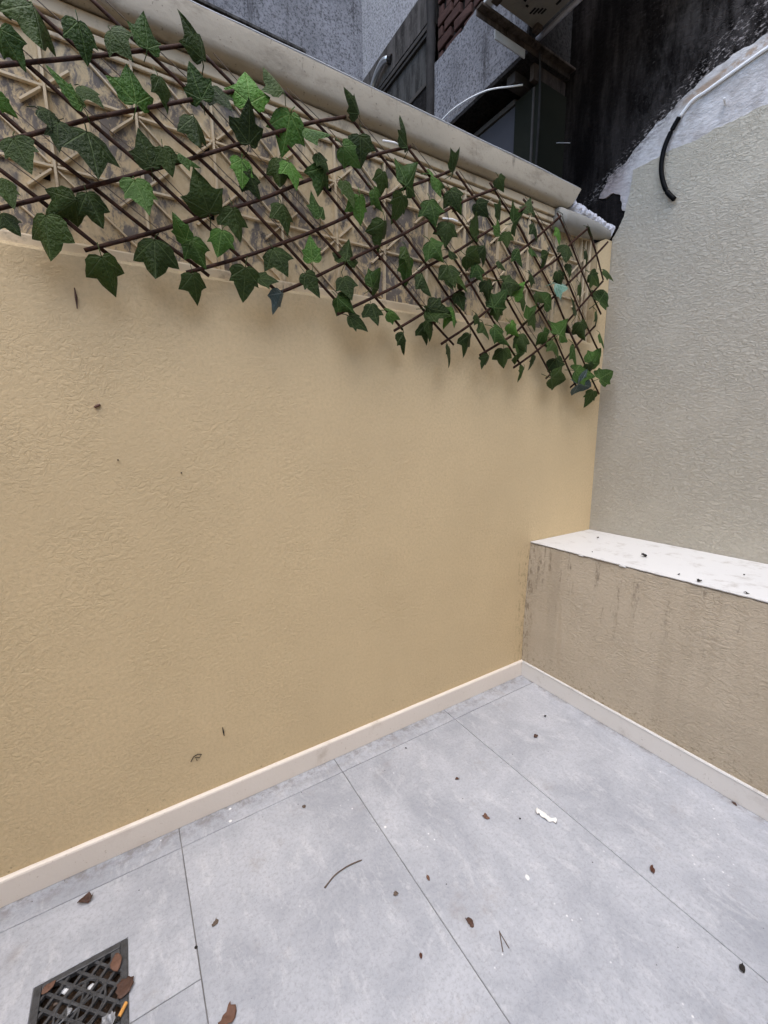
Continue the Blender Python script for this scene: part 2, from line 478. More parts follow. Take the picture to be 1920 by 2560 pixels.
def mat_plaster():
    k = NT('white_patch_plaster', 0.85, 0.25); p = k.geo(); x, y, z = k.sep(p)[:3]
    a = k.noise(p, 13, 6, .7)
    c = k.mix(k.rng(a, .35, .68), (0.60, 0.585, 0.585), (0.40, 0.375, 0.365))
    c = k.mix(k.rng(y, -.12, .05), c, (0.34, 0.29, 0.28))
    es = k.m('ADD', z, k.m('MULTIPLY', y, .62))
    fr = k.m('MULTIPLY', k.m('MULTIPLY', k.rng(es, 2.62, 2.74), k.rng(y, -.42, -.30)), k.rng(k.noise(k.map(p, (1, .7, 1.2)), 48, 6, .8), .40, .60))
    c = k.mix(k.m('MULTIPLY', fr, .9), c, (0.05, 0.043, 0.042))
    # rusty stain under the cable
    line = k.m('SUBTRACT', z, k.m('ADD', 2.80, k.m('MULTIPLY', y, -.16)))
    st = k.m('MULTIPLY', k.rng(k.m('ABSOLUTE', k.m('ADD', line, -.005)), .022, .006, 0, 1), k.rng(k.noise(p, 22, 4, .7), .38, .55))
    st = k.m('MULTIPLY', st, k.rng(y, -.25, -.33))
    c = k.mix(k.m('MULTIPLY', st, .7), c, (0.30, 0.19, 0.10))
    k.color(c); k.bump(k.noise(k.map(p, (1, .6, 1.2), rot=(.5, 0, 0)), 38, 5, .7), .012, .9)
    return k.mat
M['plaster'] = mat_plaster()

def mat_grey_render(name, c0, c1, streak=(0.05, 0.048, 0.05)):
    k = NT(name, 0.95, 0.06); p = k.obj()
    a = k.noise(p, 2.2, 5, .6); b = k.noise(p, 75, 4, .75); s = k.noise(k.map(p, (1, 1, .12)), 9, 5, .7)
    c = k.mix(k.rng(a, .3, .7), c0, c1)
    c = k.mix(k.m('MULTIPLY', k.rng(b, .46, .62), .85), c, tuple(v * .38 for v in c0))
    c = k.mix(k.m('MULTIPLY', k.rng(s, .52, .68), .8), c, streak)
    dd = k.rng(k.noise(k.map(p, (1, 1, .35), loc=(3, 3, 3)), 30, 3, .6), .68, .74)
    c = k.mix(k.m('MULTIPLY', dd, .8), c, streak)
    k.color(c); k.bump(k.noise(p, 90, 4, .7), .006, .9)
    return k.mat
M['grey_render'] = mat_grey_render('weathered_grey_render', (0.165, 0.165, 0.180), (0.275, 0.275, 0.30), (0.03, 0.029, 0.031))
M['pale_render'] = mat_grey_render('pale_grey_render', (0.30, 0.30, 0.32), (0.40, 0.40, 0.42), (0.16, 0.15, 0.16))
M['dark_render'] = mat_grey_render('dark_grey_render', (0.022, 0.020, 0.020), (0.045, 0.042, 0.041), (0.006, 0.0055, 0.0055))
M['band'] = plain('grey_brown_window_band', (0.050, 0.046, 0.044), .7, .25, 12, spec=.06)
M['frame_dark'] = plain('dirty_window_frame', (0.060, 0.055, 0.052), .6, .35, 25, spec=.06)
M['shutter'] = plain('dusty_shutter', (0.042, 0.041, 0.040), .6, .2, 9, spec=.06)
def grimy(name, col):
    k = NT(name, .8, .08); p = k.obj()
    s = k.noise(k.map(p, (1, 1, .15)), 16, 6, .75); f = k.noise(p, 45, 6, .8)
    c = k.mix(k.rng(s, .40, .66), tuple(v * 1.7 for v in col), tuple(v * .45 for v in col))
    c = k.mix(k.m('MULTIPLY', k.rng(f, .54, .68), .6), c, tuple(v * 2.6 for v in col))
    k.color(c); k.bump(f, .003, .7); return k.mat
M['band'] = grimy('grimy_window_band', (0.050, 0.046, 0.044))
M['shutter'] = grimy('grimy_shutter', (0.040, 0.039, 0.038))
M['blue_panel'] = grimy('grimy_blue_panel', (0.055, 0.055, 0.066))
M['green_post'] = grimy('grimy_green_post', (0.012, 0.013, 0.010))
M['rusty'] = grimy('rusty_grimy_steel', (0.040, 0.031, 0.026))
M['brick'] = plain('sooty_brick', (0.050, 0.024, 0.020), .9, .6, 40, .003)
M['mortar'] = plain('dark_mortar', (0.016, 0.013, 0.012), .95, .5, 60, .003)
M['downpipe'] = plain('grimy_downpipe', (0.030, 0.028, 0.028), .75, .5, 25, .004, spec=.06)
M['ac'] = mat_paint('dirty_unit_casing', (0.17, 0.155, 0.13), (0.05, 0.043, 0.036), .6, 8, .45, .72, .7)
M['black_slot'] = plain('slot_black', (0.006, 0.006, 0.006), .9, .1, 10, spec=.06)
M['zinc'] = plain('zinc_sheet', (0.42, 0.43, 0.44), .4, .25, 20, .0008)
M['grey_pvc'] = plain('grey_pvc_pipe', (0.33, 0.33, 0.36), .5, .2, 20)
M['steel'] = plain('bright_steel_hose', (0.72, 0.74, 0.76), .28, .1, 40, .0006, metal=.9)
M['white_wire'] = plain('white_wire', (0.84, 0.85, 0.86), .5, .12, 40)
M['black_cable'] = plain('black_cable_rubber', (0.004, 0.004, 0.0045), .45, .2, 40, spec=.06)
M['blue_panel'] = plain('blue_grey_panel', (0.060, 0.060, 0.070), .6, .15, 6, spec=.06)
M['green_post'] = plain('dark_green_post', (0.014, 0.015, 0.011), .6, .3, 10, spec=.06)
M['dark_recess'] = plain('brown_black_recess', (0.055, 0.043, 0.040), .8, .3, 10)
M['fillet'] = plain('grey_mortar_fillet', (0.30, 0.285, 0.25), .75, .18, 16, .003)
M['foam'] = plain('dirty_white_foam', (0.60, 0.60, 0.64), .9, .45, 45, .008)
M['iron'] = plain('cast_iron_grate', (0.070, 0.074, 0.082), .34, .75, 70, .0025, metal=.3, spec=.5)
M['silt'] = plain('drain_silt', (0.050, 0.030, 0.018), .7, .9, 45, .006)
M['dead_leaf'] = plain('dead_leaf_brown', (0.155, 0.085, 0.060), .7, .45, 30, .003)
M['dead_leaf2'] = plain('rotten_leaf_brown', (0.085, 0.048, 0.036), .6, .5, 30, .003)
M['seed'] = plain('seed_husk', (0.10, 0.045, 0.03), .5, .6, 90, .001)
M['crumb'] = plain('dark_crumb', (0.025, 0.022, 0.02), .8, .5, 90, .001)
M['paper'] = plain('white_paper', (0.82, 0.82, 0.80), .7, .08, 60, .0015)
M['twig'] = plain('dry_twig', (0.13, 0.10, 0.08), .8, .5, 80, .001)
M['filter'] = plain('cigarette_filter', (0.66, 0.33, 0.09), .7, .12, 90, .0006)
M['film'] = plain('crumpled_clear_film', (0.26, 0.27, 0.29), .15, .6, 60, .004, spec=.8)
M['chip'] = plain('white_paint_chip', (0.78, 0.79, 0.80), .6, .1, 90)

# ------------------------------------------------------------------ floor and tiles
LW = 0.555           # plane of the side wall (x)
DX0, DX1, DY0, DY1 = -2.142, -1.942, -0.502, -0.300
bm = bmesh.new()
def quad(bm, x0, x1, y0, y1, z):
    bm.faces.new([bm.verts.new(c) for c in ((x0, y0, z), (x1, y0, z), (x1, y1, z), (x0, y1, z))])
FX0, FX1, FY0, FY1 = -4.2, 0.05, -4.2, 0.02
zf = -0.0035
for q in ((FX0, DX0, FY0, FY1), (DX1, FX1, FY0, FY1), (DX0, DX1, DY1, FY1), (DX0, DX1, FY0, DY0)): quad(bm, *q, zf)
floor = structure(build('floor', bm, M['grout']), 'grey tiled courtyard floor')
xs = [-4.2, -3.586, -2.984, -2.382, -1.782, -1.182, -0.579, 0.022]
ys = [0.0, -0.095, -1.297, -2.499, -3.70, -4.2]
G = 0.0013
def tile_poly(poly, x, y):
    b = slab(poly, 'Z', 0.0, -0.0098)
    top = [e for e in b.edges if all(v.co.z > -0.001 for v in e.verts) and len(e.link_faces) == 2 and any(abs(f.normal.z) < .5 for f in e.link_faces)]
    b.normal_update()
    top = [e for e in b.edges if all(v.co.z > -0.001 for v in e.verts) and any(abs(f.normal.z) < .5 for f in e.link_faces)]
    bmesh.ops.bevel(b, geom=top, offset=0.0012, segments=1, affect='EDGES')
    dz = random.uniform(-0.0004, 0.0004)
    bmesh.ops.translate(b, verts=b.verts, vec=(0, 0, dz))
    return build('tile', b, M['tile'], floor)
for i in range(len(xs) - 1):
    for j in range(len(ys) - 1):
        x0, x1 = xs[i] + G, xs[i + 1] - G; y1, y0 = ys[j] - G, ys[j + 1] + G
        if i == 3 and j == 1:
            ym = -0.5035
            tile_poly([(x0, y1), (x0, ym + G), (DX0 - .002, ym + G), (DX0 - .002, DY1 + .002), (DX1 + .002, DY1 + .002), (DX1 + .002, ym + G), (x1, ym + G), (x1, y1)], x0, y0)
            tile_poly([(x0, y0), (x1, y0), (x1, ym - G), (x0, ym - G)], x0, y0)
        else:
            tile_poly([(x0, y0), (x1, y0), (x1, y1), (x0, y1)], x0, y0)

# ------------------------------------------------------------------ boundary wall (long beige wall)
wall = thing('boundary_wall', 'long warm beige rendered wall under the ivy trellis', 'wall', (-1.5, 0, 0))
ZT = 1.845
def wav(x, s=0): return 0.006 * noise.noise(Vector((x * 3.1, s, 0))) + 0.003 * noise.noise(Vector((x * 17, s, 3)))
prof = [(0.0, -0.02), (0.0, ZT - 0.012), (0.004, ZT - 0.003), (0.014, ZT), (0.20, ZT), (0.20, -0.02)]
st = []
for i in range(161):
    x = -4.2 + (LW + .02 + 4.2) * i / 160
    def off(j, x=x):
        return (0.0, wav(x)) if j in (1, 2, 3) else (0, 0)
    st.append((x, off))
build('render_face', extrude_profile(prof, 'X', st), M['wall'], wall)
# pier beside the corner, running up beside the lattice panel
pp = [(0.432, 1.832), (LW + .02, 1.832), (LW + .02, 2.375), (0.50, 2.372), (0.455, 2.352), (0.432, 2.325), (0.437, 2.1), (0.430, 1.9)]
b = slab(rag(pp, .03, .004, 3, keep=(0, 1)), 'Y', 0.0012, 0.19)
build('corner_pier', b, M['wall'], wall)
# skirting
def skirt_profile(t, h):
    return [(0, 0), (-t, 0), (-t, h - .009), (-t * .85, h - .004), (-t * .5, h - .001), (0, h)]
sp = skirt_profile(0.013, 0.0875)
st = [(-4.2 + (4.2 - 0.0005) * i / 60, (lambda j, i=i: (0.0006 * noise.noise(Vector((i * .7, 0, 0))), 0)) if i else None) for i in range(61)]
build('skirting', extrude_profile([(a - .0005, z + .0012) for a, z in sp], 'X', st), M['skirt_cream'], wall)
# coping along the top: bulging painted board, broken off near the corner
cp = [(0.16, 2.44), (0.022, 2.436), (0.008, 2.437), (-0.004, 2.440), (-0.012, 2.446), (-0.016, 2.454), (-0.018, 2.466), (-0.025, 2.518), (-0.024, 2.527), (-0.018, 2.530), (0.16, 2.534)]
st = []
for i in range(141):
    x = -4.2 + (0.18 + 4.2) * i / 140
    def off(j, x=x):
        w = 0.006 * noise.noise(Vector((x * 2.3, j * .15, 9))) + .0025 * noise.noise(Vector((x * 14, j * .3, 4)))
        return (w * .6, w)
    st.append((x, off))
b = extrude_profile(cp, 'X', st)
for v in b.verts:          # slanted break at the end
    if v.co.x > 0.179: v.co.x += (v.co.z - 2.49) * 0.75 + 0.02 + .008 * noise.noise(v.co * 40)
cpo = build('coping', b, M['coping'], wall, smooth=True)
cpo.data.set_sharp_from_angle(angle=R(32))
b = tube([(x, -0.0220 + .0016 * noise.noise(Vector((x * 9, 0, 0))), 2.5300 + 0.006 * noise.noise(Vector((x * 2.3, 1.05, 9)))) for x in [-4.2 + 4.42 * i / 90 for i in range(91)]], 0.0032, 5)
build('coping_lip', b, M['zinc'], wall)
# rounded mortar fillet continuing the coping to the corner, dirty foam on top
pts = []; rr = []
for i in range(15):
    t = i / 14
    pts.append((0.10 + .445 * t, 0.010 + .01 * t, 2.382 + .022 * t + .003 * noise.noise(Vector((t * 5, 1, 1))))); rr.append(.046 * (1 - .45 * t ** 3))
build('mortar_fillet', tube(pts, rr, 14), M['fillet'], wall, smooth=True)
b = bmesh.new()
pts = [(0.19 + .35 * i / 24, 0.012, 2.462 - .040 * i / 24) for i in range(25)]
add_tube(b, pts, [.026 + .012 * noise.noise(Vector((i * .9, 0, 0))) for i in range(25)], 12)
for v in b.verts: v.co += Vector(noise.noise_vector(v.co * 60)) * .009
build('foam_filling', b, M['foam'], wall)
b = bmesh.new()
bmesh.ops.create_icosphere(b, subdivisions=3, radius=.026)
for v in b.verts: v.co = Vector((v.co.x, v.co.y * .8, v.co.z * 1.3)) + Vector(noise.noise_vector(v.co * 70)) * .010 + Vector((0.235, .03, 2.525))
build('broken_mortar', b, M['foam'], wall)

# ------------------------------------------------------------------ lattice panel on the wall
panel = thing('lattice_panel', 'beige painted lattice screen with grey smears between wall and coping', 'screen', (-1.5, 0.05, 1.84))
PX0, PX1 = -4.0, 0.428
build('backing', box(PX0, PX1 + .02, 0.048, 0.062, 1.80, 2.436), M['backing'], panel)
YB0 = 0.0465
DXC, DZC = 0.2032, 0.1835
cols = [-1.886 + DXC * i for i in range(-10, 12)]
rows = [2.422 - DZC * i for i in range(0, 4)]
def strip(a, c, w, t, name='batten', yb=YB0, mat=None):
    """raised bar between two points (x,z) on the panel, sloping sides"""
    a = Vector((a[0], 0, a[1])); c = Vector((c[0], 0, c[1])); d = (c - a).normalized(); s = Vector((-d.z, 0, d.x))
    bm = bmesh.new(); lo = []; hi = []
    for p in (a, c):
        for k in (-1, 1):
            lo.append(bm.verts.new((p.x + s.x * k * w * .5, yb, p.z + s.z * k * w * .5)))
            hi.append(bm.verts.new((p.x + s.x * k * w * .32, yb - t, p.z + s.z * k * w * .32)))
    bm.faces.new((hi[0], hi[1], hi[3], hi[2]))
    bm.faces.new((lo[0], lo[2], hi[2], hi[0])); bm.faces.new((lo[1], hi[1], hi[3], lo[3]))
    bm.faces.new((lo[0], hi[0], hi[1], lo[1])); bm.faces.new((lo[2], lo[3], hi[3], hi[2]))
    return build(name, bm, mat or M['batten'], panel)
ZB = 1.842
for x in cols:
    if not (PX0 + .02 < x < PX1 - .015): continue
    j = random.uniform(-.003, .003)
    strip((x + j, ZB), (x - j, 2.43), .009, .011)
for n, z in enumerate(rows):
    for x in cols[:-1]:
        if x + DXC < PX0 + .1 or x > PX1 - .03: continue
        if random.random() < .06: continue
        e = min(x + DXC - .004, PX1 - .006)
        if z - ZB < .02: continue
        strip((x + .005, z + random.uniform(-.002, .002)), (e, z + random.uniform(-.002, .002)), .0085, .009)
for x in cols:
    for z in rows:
        if not (PX0 + .2 < x < PX1 - .01): continue
        # falling diagonal, thin and long
        a = (x - .001, z); c = (x + DXC * .95, z - DZC * .95)
        if c[0] < PX1 - .01 and c[1] > ZB and random.random() < .8: strip((a[0] + .006, a[1] - .006), c, .006, .0065)
        # short thick rising stubs either side of the node
        L = random.uniform(.22, .36)
        if z > 1.9 and z + DZC * L < 2.43: strip((x + .008, z + .007), (x + DXC * L, z + DZC * L), .0075, .010, 'stub')
        L = random.uniform(.22, .36)
        if z - DZC * L > ZB and x - DXC * L > PX0: strip((x - .008, z - .007), (x - DXC * L, z - DZC * L), .0075, .010, 'stub')
        if random.random() < .55 and z - .05 > ZB:
            hb = bmesh.new()
            hb.faces.new([hb.verts.new((x + u, YB0 - .0008, z + w)) for u, w in ((-.012, -.014), (-.036, -.020), (-.030, -.032), (-.014, -.034))])
            build('broken_hole', hb, M['black_slot'], panel)
for k_, (z0, z1, t) in enumerate(((2.355, 2.366, .010), (2.374, 2.392, .016), (2.398, 2.431, .024))):
    build('moulding', box(PX0, PX1 - .001 * k_, YB0 - t, YB0 - .0004, z0, z1, .003), M['batten'], panel)
build('bottom_rail', box(PX0, PX1 - .004, 0.016, YB0 - .0006, 1.835, 1.874, .006), M['batten'], panel)
build('side_frame', box(PX1 - .022, PX1 - .0075, 0.026, YB0 - .0008, 1.875, 2.354, .003), M['batten'], panel)
build('side_frame', box(PX1 - .050, PX1 - .040, 0.034, YB0 - .0012, 1.8752, 2.3535, .003), M['batten'], panel)
hb = slab(rag([(-.02 + .165, 1.888), (.295, 1.880), (.298, 1.905), (.255, 1.935), (.205, 1.925)], .012, .006, 8), 'Y', 0.0440, 0.0464)
build('broken_hole', hb, M['black_slot'], panel)

# ------------------------------------------------------------------ side wall (right), built up in layers
side = thing('side_wall', 'tall grey beige rendered wall at right, plaster and soot above', 'wall', (LW, -1.0, 0))
build('sooty_masonry', box(LW + .016, LW + .30, -4.2, 2.35, -0.02, 7.5), M['soot'], side)['label'] = 'soot blackened upper masonry'
pl = [(-4.2, 2.5), (-4.2, 2.95), (-1.1, 2.95), (-.85, 2.955), (-.587, 2.912), (-.50, 2.928), (-.426, 2.918), (-.35, 2.905), (-.275, 2.880), (-.20, 2.835), (-.13, 2.795), (-.06, 2.752), (.01, 2.728), (.06, 2.70), (.085, 2.655), (.098, 2.612), (.06, 2.600), (.021, 2.603), (-.008, 2.588), (-.040, 2.545), (-.052, 2.50)]
build('plaster_patch', slab(rag(pl, .010, .013, 2, keep=(0, 1, 20)), 'X', LW + .007, LW + .0158, .05), M['plaster'], side)['label'] = 'white patching plaster with ragged edge'
su = [(-4.2, -.02), (-4.2, 2.66), (-.62, 2.655), (-.41, 2.670), (-.30, 2.664), (-.20, 2.672), (-.083, 2.673), (-.072, 2.60), (-.060, 2.53), (-.052, 2.47), (-.030, 2.42), (0.0, 2.385), (0.0, -.02)]
build('render_face', slab(rag(su, .012, .008, 5, keep=(0, 11, 12)), 'X', LW, LW + .0155, .15), M['side'], side)

# ------------------------------------------------------------------ unseen walls behind and left of the viewer, added to enclose and bounce light
hw = thing('unseen_house_wall', 'unseen ochre house wall opposite the ivy, added to enclose and warm the light', 'wall', (-1.8, -3.3, 0))
build('render_face', box(-4.2, LW - .001, -3.5, -3.3, -.02, 3.4), M['house'], hw)
ew = thing('unseen_end_wall', 'unseen ochre wall at the far left end, added to enclose and warm the light', 'wall', (-3.7, -1.6, 0))
build('render_face', box(-3.9, -3.7, -3.299, -.002, -.02, 2.9), M['house'], ew)

# ------------------------------------------------------------------ low ledge in front of the side wall
ledge = thing('masonry_ledge', 'low rendered ledge with white painted top along the right wall', 'ledge', (0.27, -1.2, 0))
ZL = 0.778
prof = [(0.0, 0.0), (0.0, 0.3), (0.012, 0.6), (0.022, ZL - .012), (0.034, ZL - .004), (LW - .001, ZL - .004), (LW - .001, 0.0)]
st = []
for i in range(140):
    y = -4.19 + 4.189 * i / 139
    st.append((y, lambda j, y=y: ((.006 * noise.noise(Vector((y * 4, j, 1))) + .003 * noise.noise(Vector((y * 22, j, 2)))) if 0 < j < 5 else 0, 0)))
build('render_face', extrude_profile(prof, 'Y', st), M['ledge'], ledge)
poly = [(0.020, -.0015)] + [(0.0195 + .004 * noise.noise(Vector((y * 30, 0, 7))) + .005 * noise.noise(Vector((y * 6, 0, 3))), y) for y in [-.0015 - 4.18 * i / 420 for i in range(1, 421)]] + [(LW - .002, -4.18), (LW - .002, -.0015)]
b = slab(poly, 'Z', ZL, ZL - .0035)
build('painted_top', b, M['white_paint'], ledge)
for (yy, ln) in ((-.30, .006), (-.50, .009), (-1.08, .008)):      # paint drips over the front edge
    b = bmesh.new()
    bmesh.ops.create_icosphere(b, subdivisions=2, radius=1)
    for v in b.verts: v.co = Vector((.0205 + v.co.x * .004, yy + v.co.y * (.012 + .5 * ln) * (1 + .5 * noise.noise(v.co * 2)), ZL - .006 + v.co.z * ln * .6 + .002 * noise.noise(Vector((v.co.y * 4, yy * 9, 0)))))
    build('paint_drip', b, M['white_paint'], ledge, smooth=True)
st = [(-4.19 + (4.19 - .0145) * i / 60, None) for i in range(61)]
build('skirting', extrude_profile([(a - .0005, z + .0012) for a, z in skirt_profile(.013, .0875)], 'Y', st), M['skirt_grey'], ledge)
b = tube([(-.0105, -4.18 + 4.16 * i / 120, .0875 + .0005 * noise.noise(Vector((i * .8, 0, 0)))) for i in range(121)], .0058, 6)
build('white_trim', b, M['white_paint'], ledge)

# ------------------------------------------------------------------ neighbouring building behind the wall
bl = thing('neighbour_building', 'weathered grey building with shuttered window rising behind the wall', 'building', (-0.5, 2.2, 2.0))
X1, YC, YD, ZS = 0.223, 0.357, 2.10, 3.35
# far face with a long low opening
bm = bmesh.new()
add_box(bm, -5.0, X1 + .002, YD, YD + .3, 4.285, 7.5)
add_box(bm, -0.28, X1 + .002, YD, YD + .3, 1.5, 4.2848)
add_box(bm, -5.0, -0.2802, YD, YD + .3, 1.5, 3.5)
build('far_wall', bm, M['grey_render'], bl)
build('shutter_box', box(-5.0, -.30, YD + .10, YD + .2, 3.51, 4.27), M['dark_recess'], bl)
build('opening_edge', box(-5.0, -.285, YD - .012, YD + .05, 4.262, 4.283, .004), M['band'], bl)
build('opening_edge', box(-.292, -.27, YD - .010, YD + .05, 3.6, 4.2615, .004), M['band'], bl)
# side face above the window
build('upper_wall', box(X1, .569, 1.185, YD - .001, 4.268, 7.5), M['pale_render'], bl)
build('window_band', box(X1 - .004, .569, 1.19, YD - .003, 4.062, 4.266, .003), M['band'], bl)
wnd = build('window', box(X1 + .030, X1 + .045, 1.19, YD - .004, 3.74, 4.03), M['shutter'], bl)
for (z0, z1, x0) in ((4.032, 4.060, .010), (4.010, 4.030, .020), (3.704, 3.722, .004), (3.7235, 3.745, .016)):
    build('frame_rail', box(X1 + x0 - .01, X1 + .05, 1.19, YD - .0045, z0, z1, .003), M['frame_dark'], wnd)
build('window_stile', box(X1 + .012, X1 + .05, 1.225, 1.245, 3.7465, 4.008, .003), M['frame_dark'], wnd)
build('sill_wall', box(X1 + .004, .569, 1.17, YD - .0035, 1.5, 3.702), M['dark_render'], bl)
# stucco band below the exposed brick, and the brick
pts = rag([(YC, ZS), (1.145, ZS), (1.145, 3.785), (.72, 3.795), (.50, 3.80), (YC, 3.81)], .03, .010, 4, keep=(0, 1))
build('stucco_band', slab(pts, 'X', X1, .569), M['grey_render'], bl)
build('brick_core', box(X1 + .035, .569, YC + .004, 1.146, 3.70, 4.72), M['mortar'], bl)
row = 0; z = 3.78
while z < 4.68:
    y = YC + .008 - (row % 2) * .09
    while y < 1.13:
        a, c = max(y, YC + .008), min(y + .165, 1.135)
        if c - a > .03:
            dx = random.uniform(-.008, .010)
            b = box(X1 + .012 + dx, X1 + .05, a, c - .014, z, z + .052, .005)
            for v in b.verts: v.co += Vector(noise.noise_vector(v.co * 30)) * .006
            build('brick', b, M['brick'], bl)
        y += .178
    z += .064; row += 1
build('upper_stucco', box(X1 + .002, .569, YC, 1.184, 4.73, 7.5), M['dark_render'], bl)
build('near_face', box(X1 + .001, .569, YC - .014, YC - .0005, ZS + .001, 7.0), M['dark_render'], bl)
build('soffit', box(X1 + .001, .569, YC - .012, 1.168, ZS - .022, ZS - .0005), M['dark_render'], bl)
b = tube([(X1 - .012 + .006 * noise.noise(Vector((zz * 5, 0, 0))), 1.163 + .012 * noise.noise(Vector((zz * 4, 3, 0))), zz) for zz in [2.4 + .06 * i for i in range(60)]], [.030 + .006 * noise.noise(Vector((i * .5, 0, 8))) for i in range(60)], 10)
build('downpipe', b, M['downpipe'], bl, smooth=True)
# under the overhang
build('lower_wall', box(.36, .569, .530, 1.168, 1.5, 3.245), M['blue_panel'], bl)
build('wall_plate', box(.345, .569, .534, 1.167, 3.246, 3.275, .004), M['frame_dark'], bl)
build('corner_post', box(.342, .569, .352, .5285, 1.5, 3.25), M['green_post'], bl)
build('post_strip', box(.333, .341, .385, .397, 1.6, 3.24), M['frame_dark'], bl)
build('beam', box(X1 + .03, .569, .455, .515, 3.278, ZS - .0225), M['frame_dark'], bl)
build('beam', box(.30, .569, .365, .392, 3.252, ZS - .0228), M['rusty'], bl)
build('back_wall', box(.3605, .569, 1.2, 2.0, 1.5, 1.6), M['dark_render'], bl)

# wire, hose, pipes in front of that building
o = build('white_wire', tube(smooth_path([(.205, 1.20, 3.42), (.205, 1.085, 3.388), (.205, .95, 3.392), (.21, .80, 3.372), (.215, .66, 3.335), (.225, .57, 3.302), (.24, .50, 3.272), (.30, .44, 3.268)], 6), .0042, 6), M['white_wire'], origin=(.21, .8, 3.3), smooth=True)
tag(o, 'thin white wire arching under the dark overhang', 'wire')
hose = build('metal_hose', tube(smooth_path([(.20, 1.95, 3.93), (.19, 1.93, 4.02), (.185, 1.86, 4.10), (.185, 1.77, 4.145), (.19, 1.70, 4.150), (.215, 1.655, 4.135)], 6), .021, 10), M['steel'], origin=(.2, 1.9, 4.0), smooth=True)
tag(hose, 'short shiny bent metal hose leaving the grey window band', 'hose')
build('collar', tube([(.2186, 1.652, 4.134), (.205, 1.676, 4.144)], .03, 10), M['downpipe'], hose)

# air conditioner on brackets
ac = thing('air_conditioner', 'grimy air conditioner seen from below on rusty brackets at top', 'air conditioner', (0.06, 0.0, 3.39))
build('casing', box(-.118, .238, -.46, .300, 3.400, 3.95, .008), M['ac'], ac)
build('base_tray', box(-.112, .232, -.455, .295, 3.388, 3.3995, .003), M['ac'], ac)
for (x, y, w, l) in ((.118, .232, .010, .034), (.134, .225, .010, .034), (.150, .212, .010, .030), (.166, .206, .010, .030), (.120, .155, .012, .022), (.045, .215, .014, .014), (.075, .230, .016, .010), (.19, .14, .012, .026)):
    build('slot', box(x - w / 2, x + w / 2, y - l / 2, y + l / 2, 3.3868, 3.3874), M['black_slot'], ac)
for x in (-.085, .205):
    build('foot', box(x - .02, x + .02, .255, .29, 3.364, 3.3876, .003), M['rusty'], ac)
for k_, y in enumerate((.325, -.30)):
    br = build('wall_bracket', box(-.15, .569, y - .022, y + .012, 3.352, 3.3635, .002), M['rusty'], origin=(.2, y, 3.35))
    tag(br, ('rusty bracket bar under the near end of the air conditioner' if k_ else 'rusty bracket bar under the far end of the air conditioner'), 'bracket')
    build('flange', box(-.15, .569, y + .0125, y + .0165, 3.330, 3.3634), M['rusty'], br)
    build('brace', box(-.02, .20, y + .0170, y + .024, 3.292, 3.334, .002), M['zinc'], br)
o = build('bright_clip', box(-.128, -.085, .240, .318, 3.3705, 3.384, .002), M['zinc'], origin=(-.1, .28, 3.37)); tag(o, 'bright metal clip at the left foot of the air conditioner', 'clip')
o = build('grey_pipe', tube([(.262, .322, 3.385), (.262, .10, 3.386), (.266, -.5, 3.39)], .0125, 10), M['grey_pvc'], origin=(.262, 0, 3.38), smooth=True)
tag(o, 'straight grey pipe running beside the air conditioner base', 'pipe')
o = build('drain_tube', tube(smooth_path([(.295, .33, 3.36), (.315, .335, 3.25), (.325, .338, 3.05), (.32, .34, 2.8)], 5), .006, 6), M['downpipe'], origin=(.3, .33, 3.3)); tag(o, 'thin dark tube hanging down from the bracket', 'tube')

o = build('wire_stub', tube([(0.5, 0.482, 3.055), (0.5, 0.332, 2.991), (.57, 0.312, 3.001)], .0022, 5), M['grey_pvc'], origin=(0.5, 0.482, 3.055)); tag(o, 'short pale wire stub in the black recess beside the soot wall', 'wire')
# cables on the side wall
o = build('white_cable', tube(smooth_path([(LW - .004, -.285, 2.795), (LW - .003, -.33, 2.832), (LW - .001, -.38, 2.838), (LW - .001, -.434, 2.846), (LW, -.52, 2.858), (LW, -.593, 2.866), (LW, -.75, 2.872), (LW, -1.2, 2.885)], 5), .0068, 8), M['white_wire'], origin=(LW, -.5, 2.85), smooth=True)
tag(o, 'white painted cable along the plaster at upper right', 'cable')
o = build('black_cable', tube(smooth_path([(LW - .006, -.283, 2.792), (LW - .012, -.256, 2.745), (LW - .020, -.235, 2.675), (LW - .022, -.235, 2.59), (LW - .018, -.262, 2.50), (LW - .014, -.303, 2.442)], 6), .0105, 10), M['black_cable'], origin=(LW, -.28, 2.6), smooth=True)
tag(o, 'black cable end dangling in a curve over the right wall', 'cable')

nail = build('wall_plug', tube([(LW + .008, -.462, 2.748), (LW - .022, -.468, 2.756), (LW - .030, -.476, 2.750)], [.006, .005, .003], 8), M['white_wire'], origin=(LW, -.46, 2.75))
tag(nail, 'small white plug sticking out of the plaster above the right wall', 'plug')
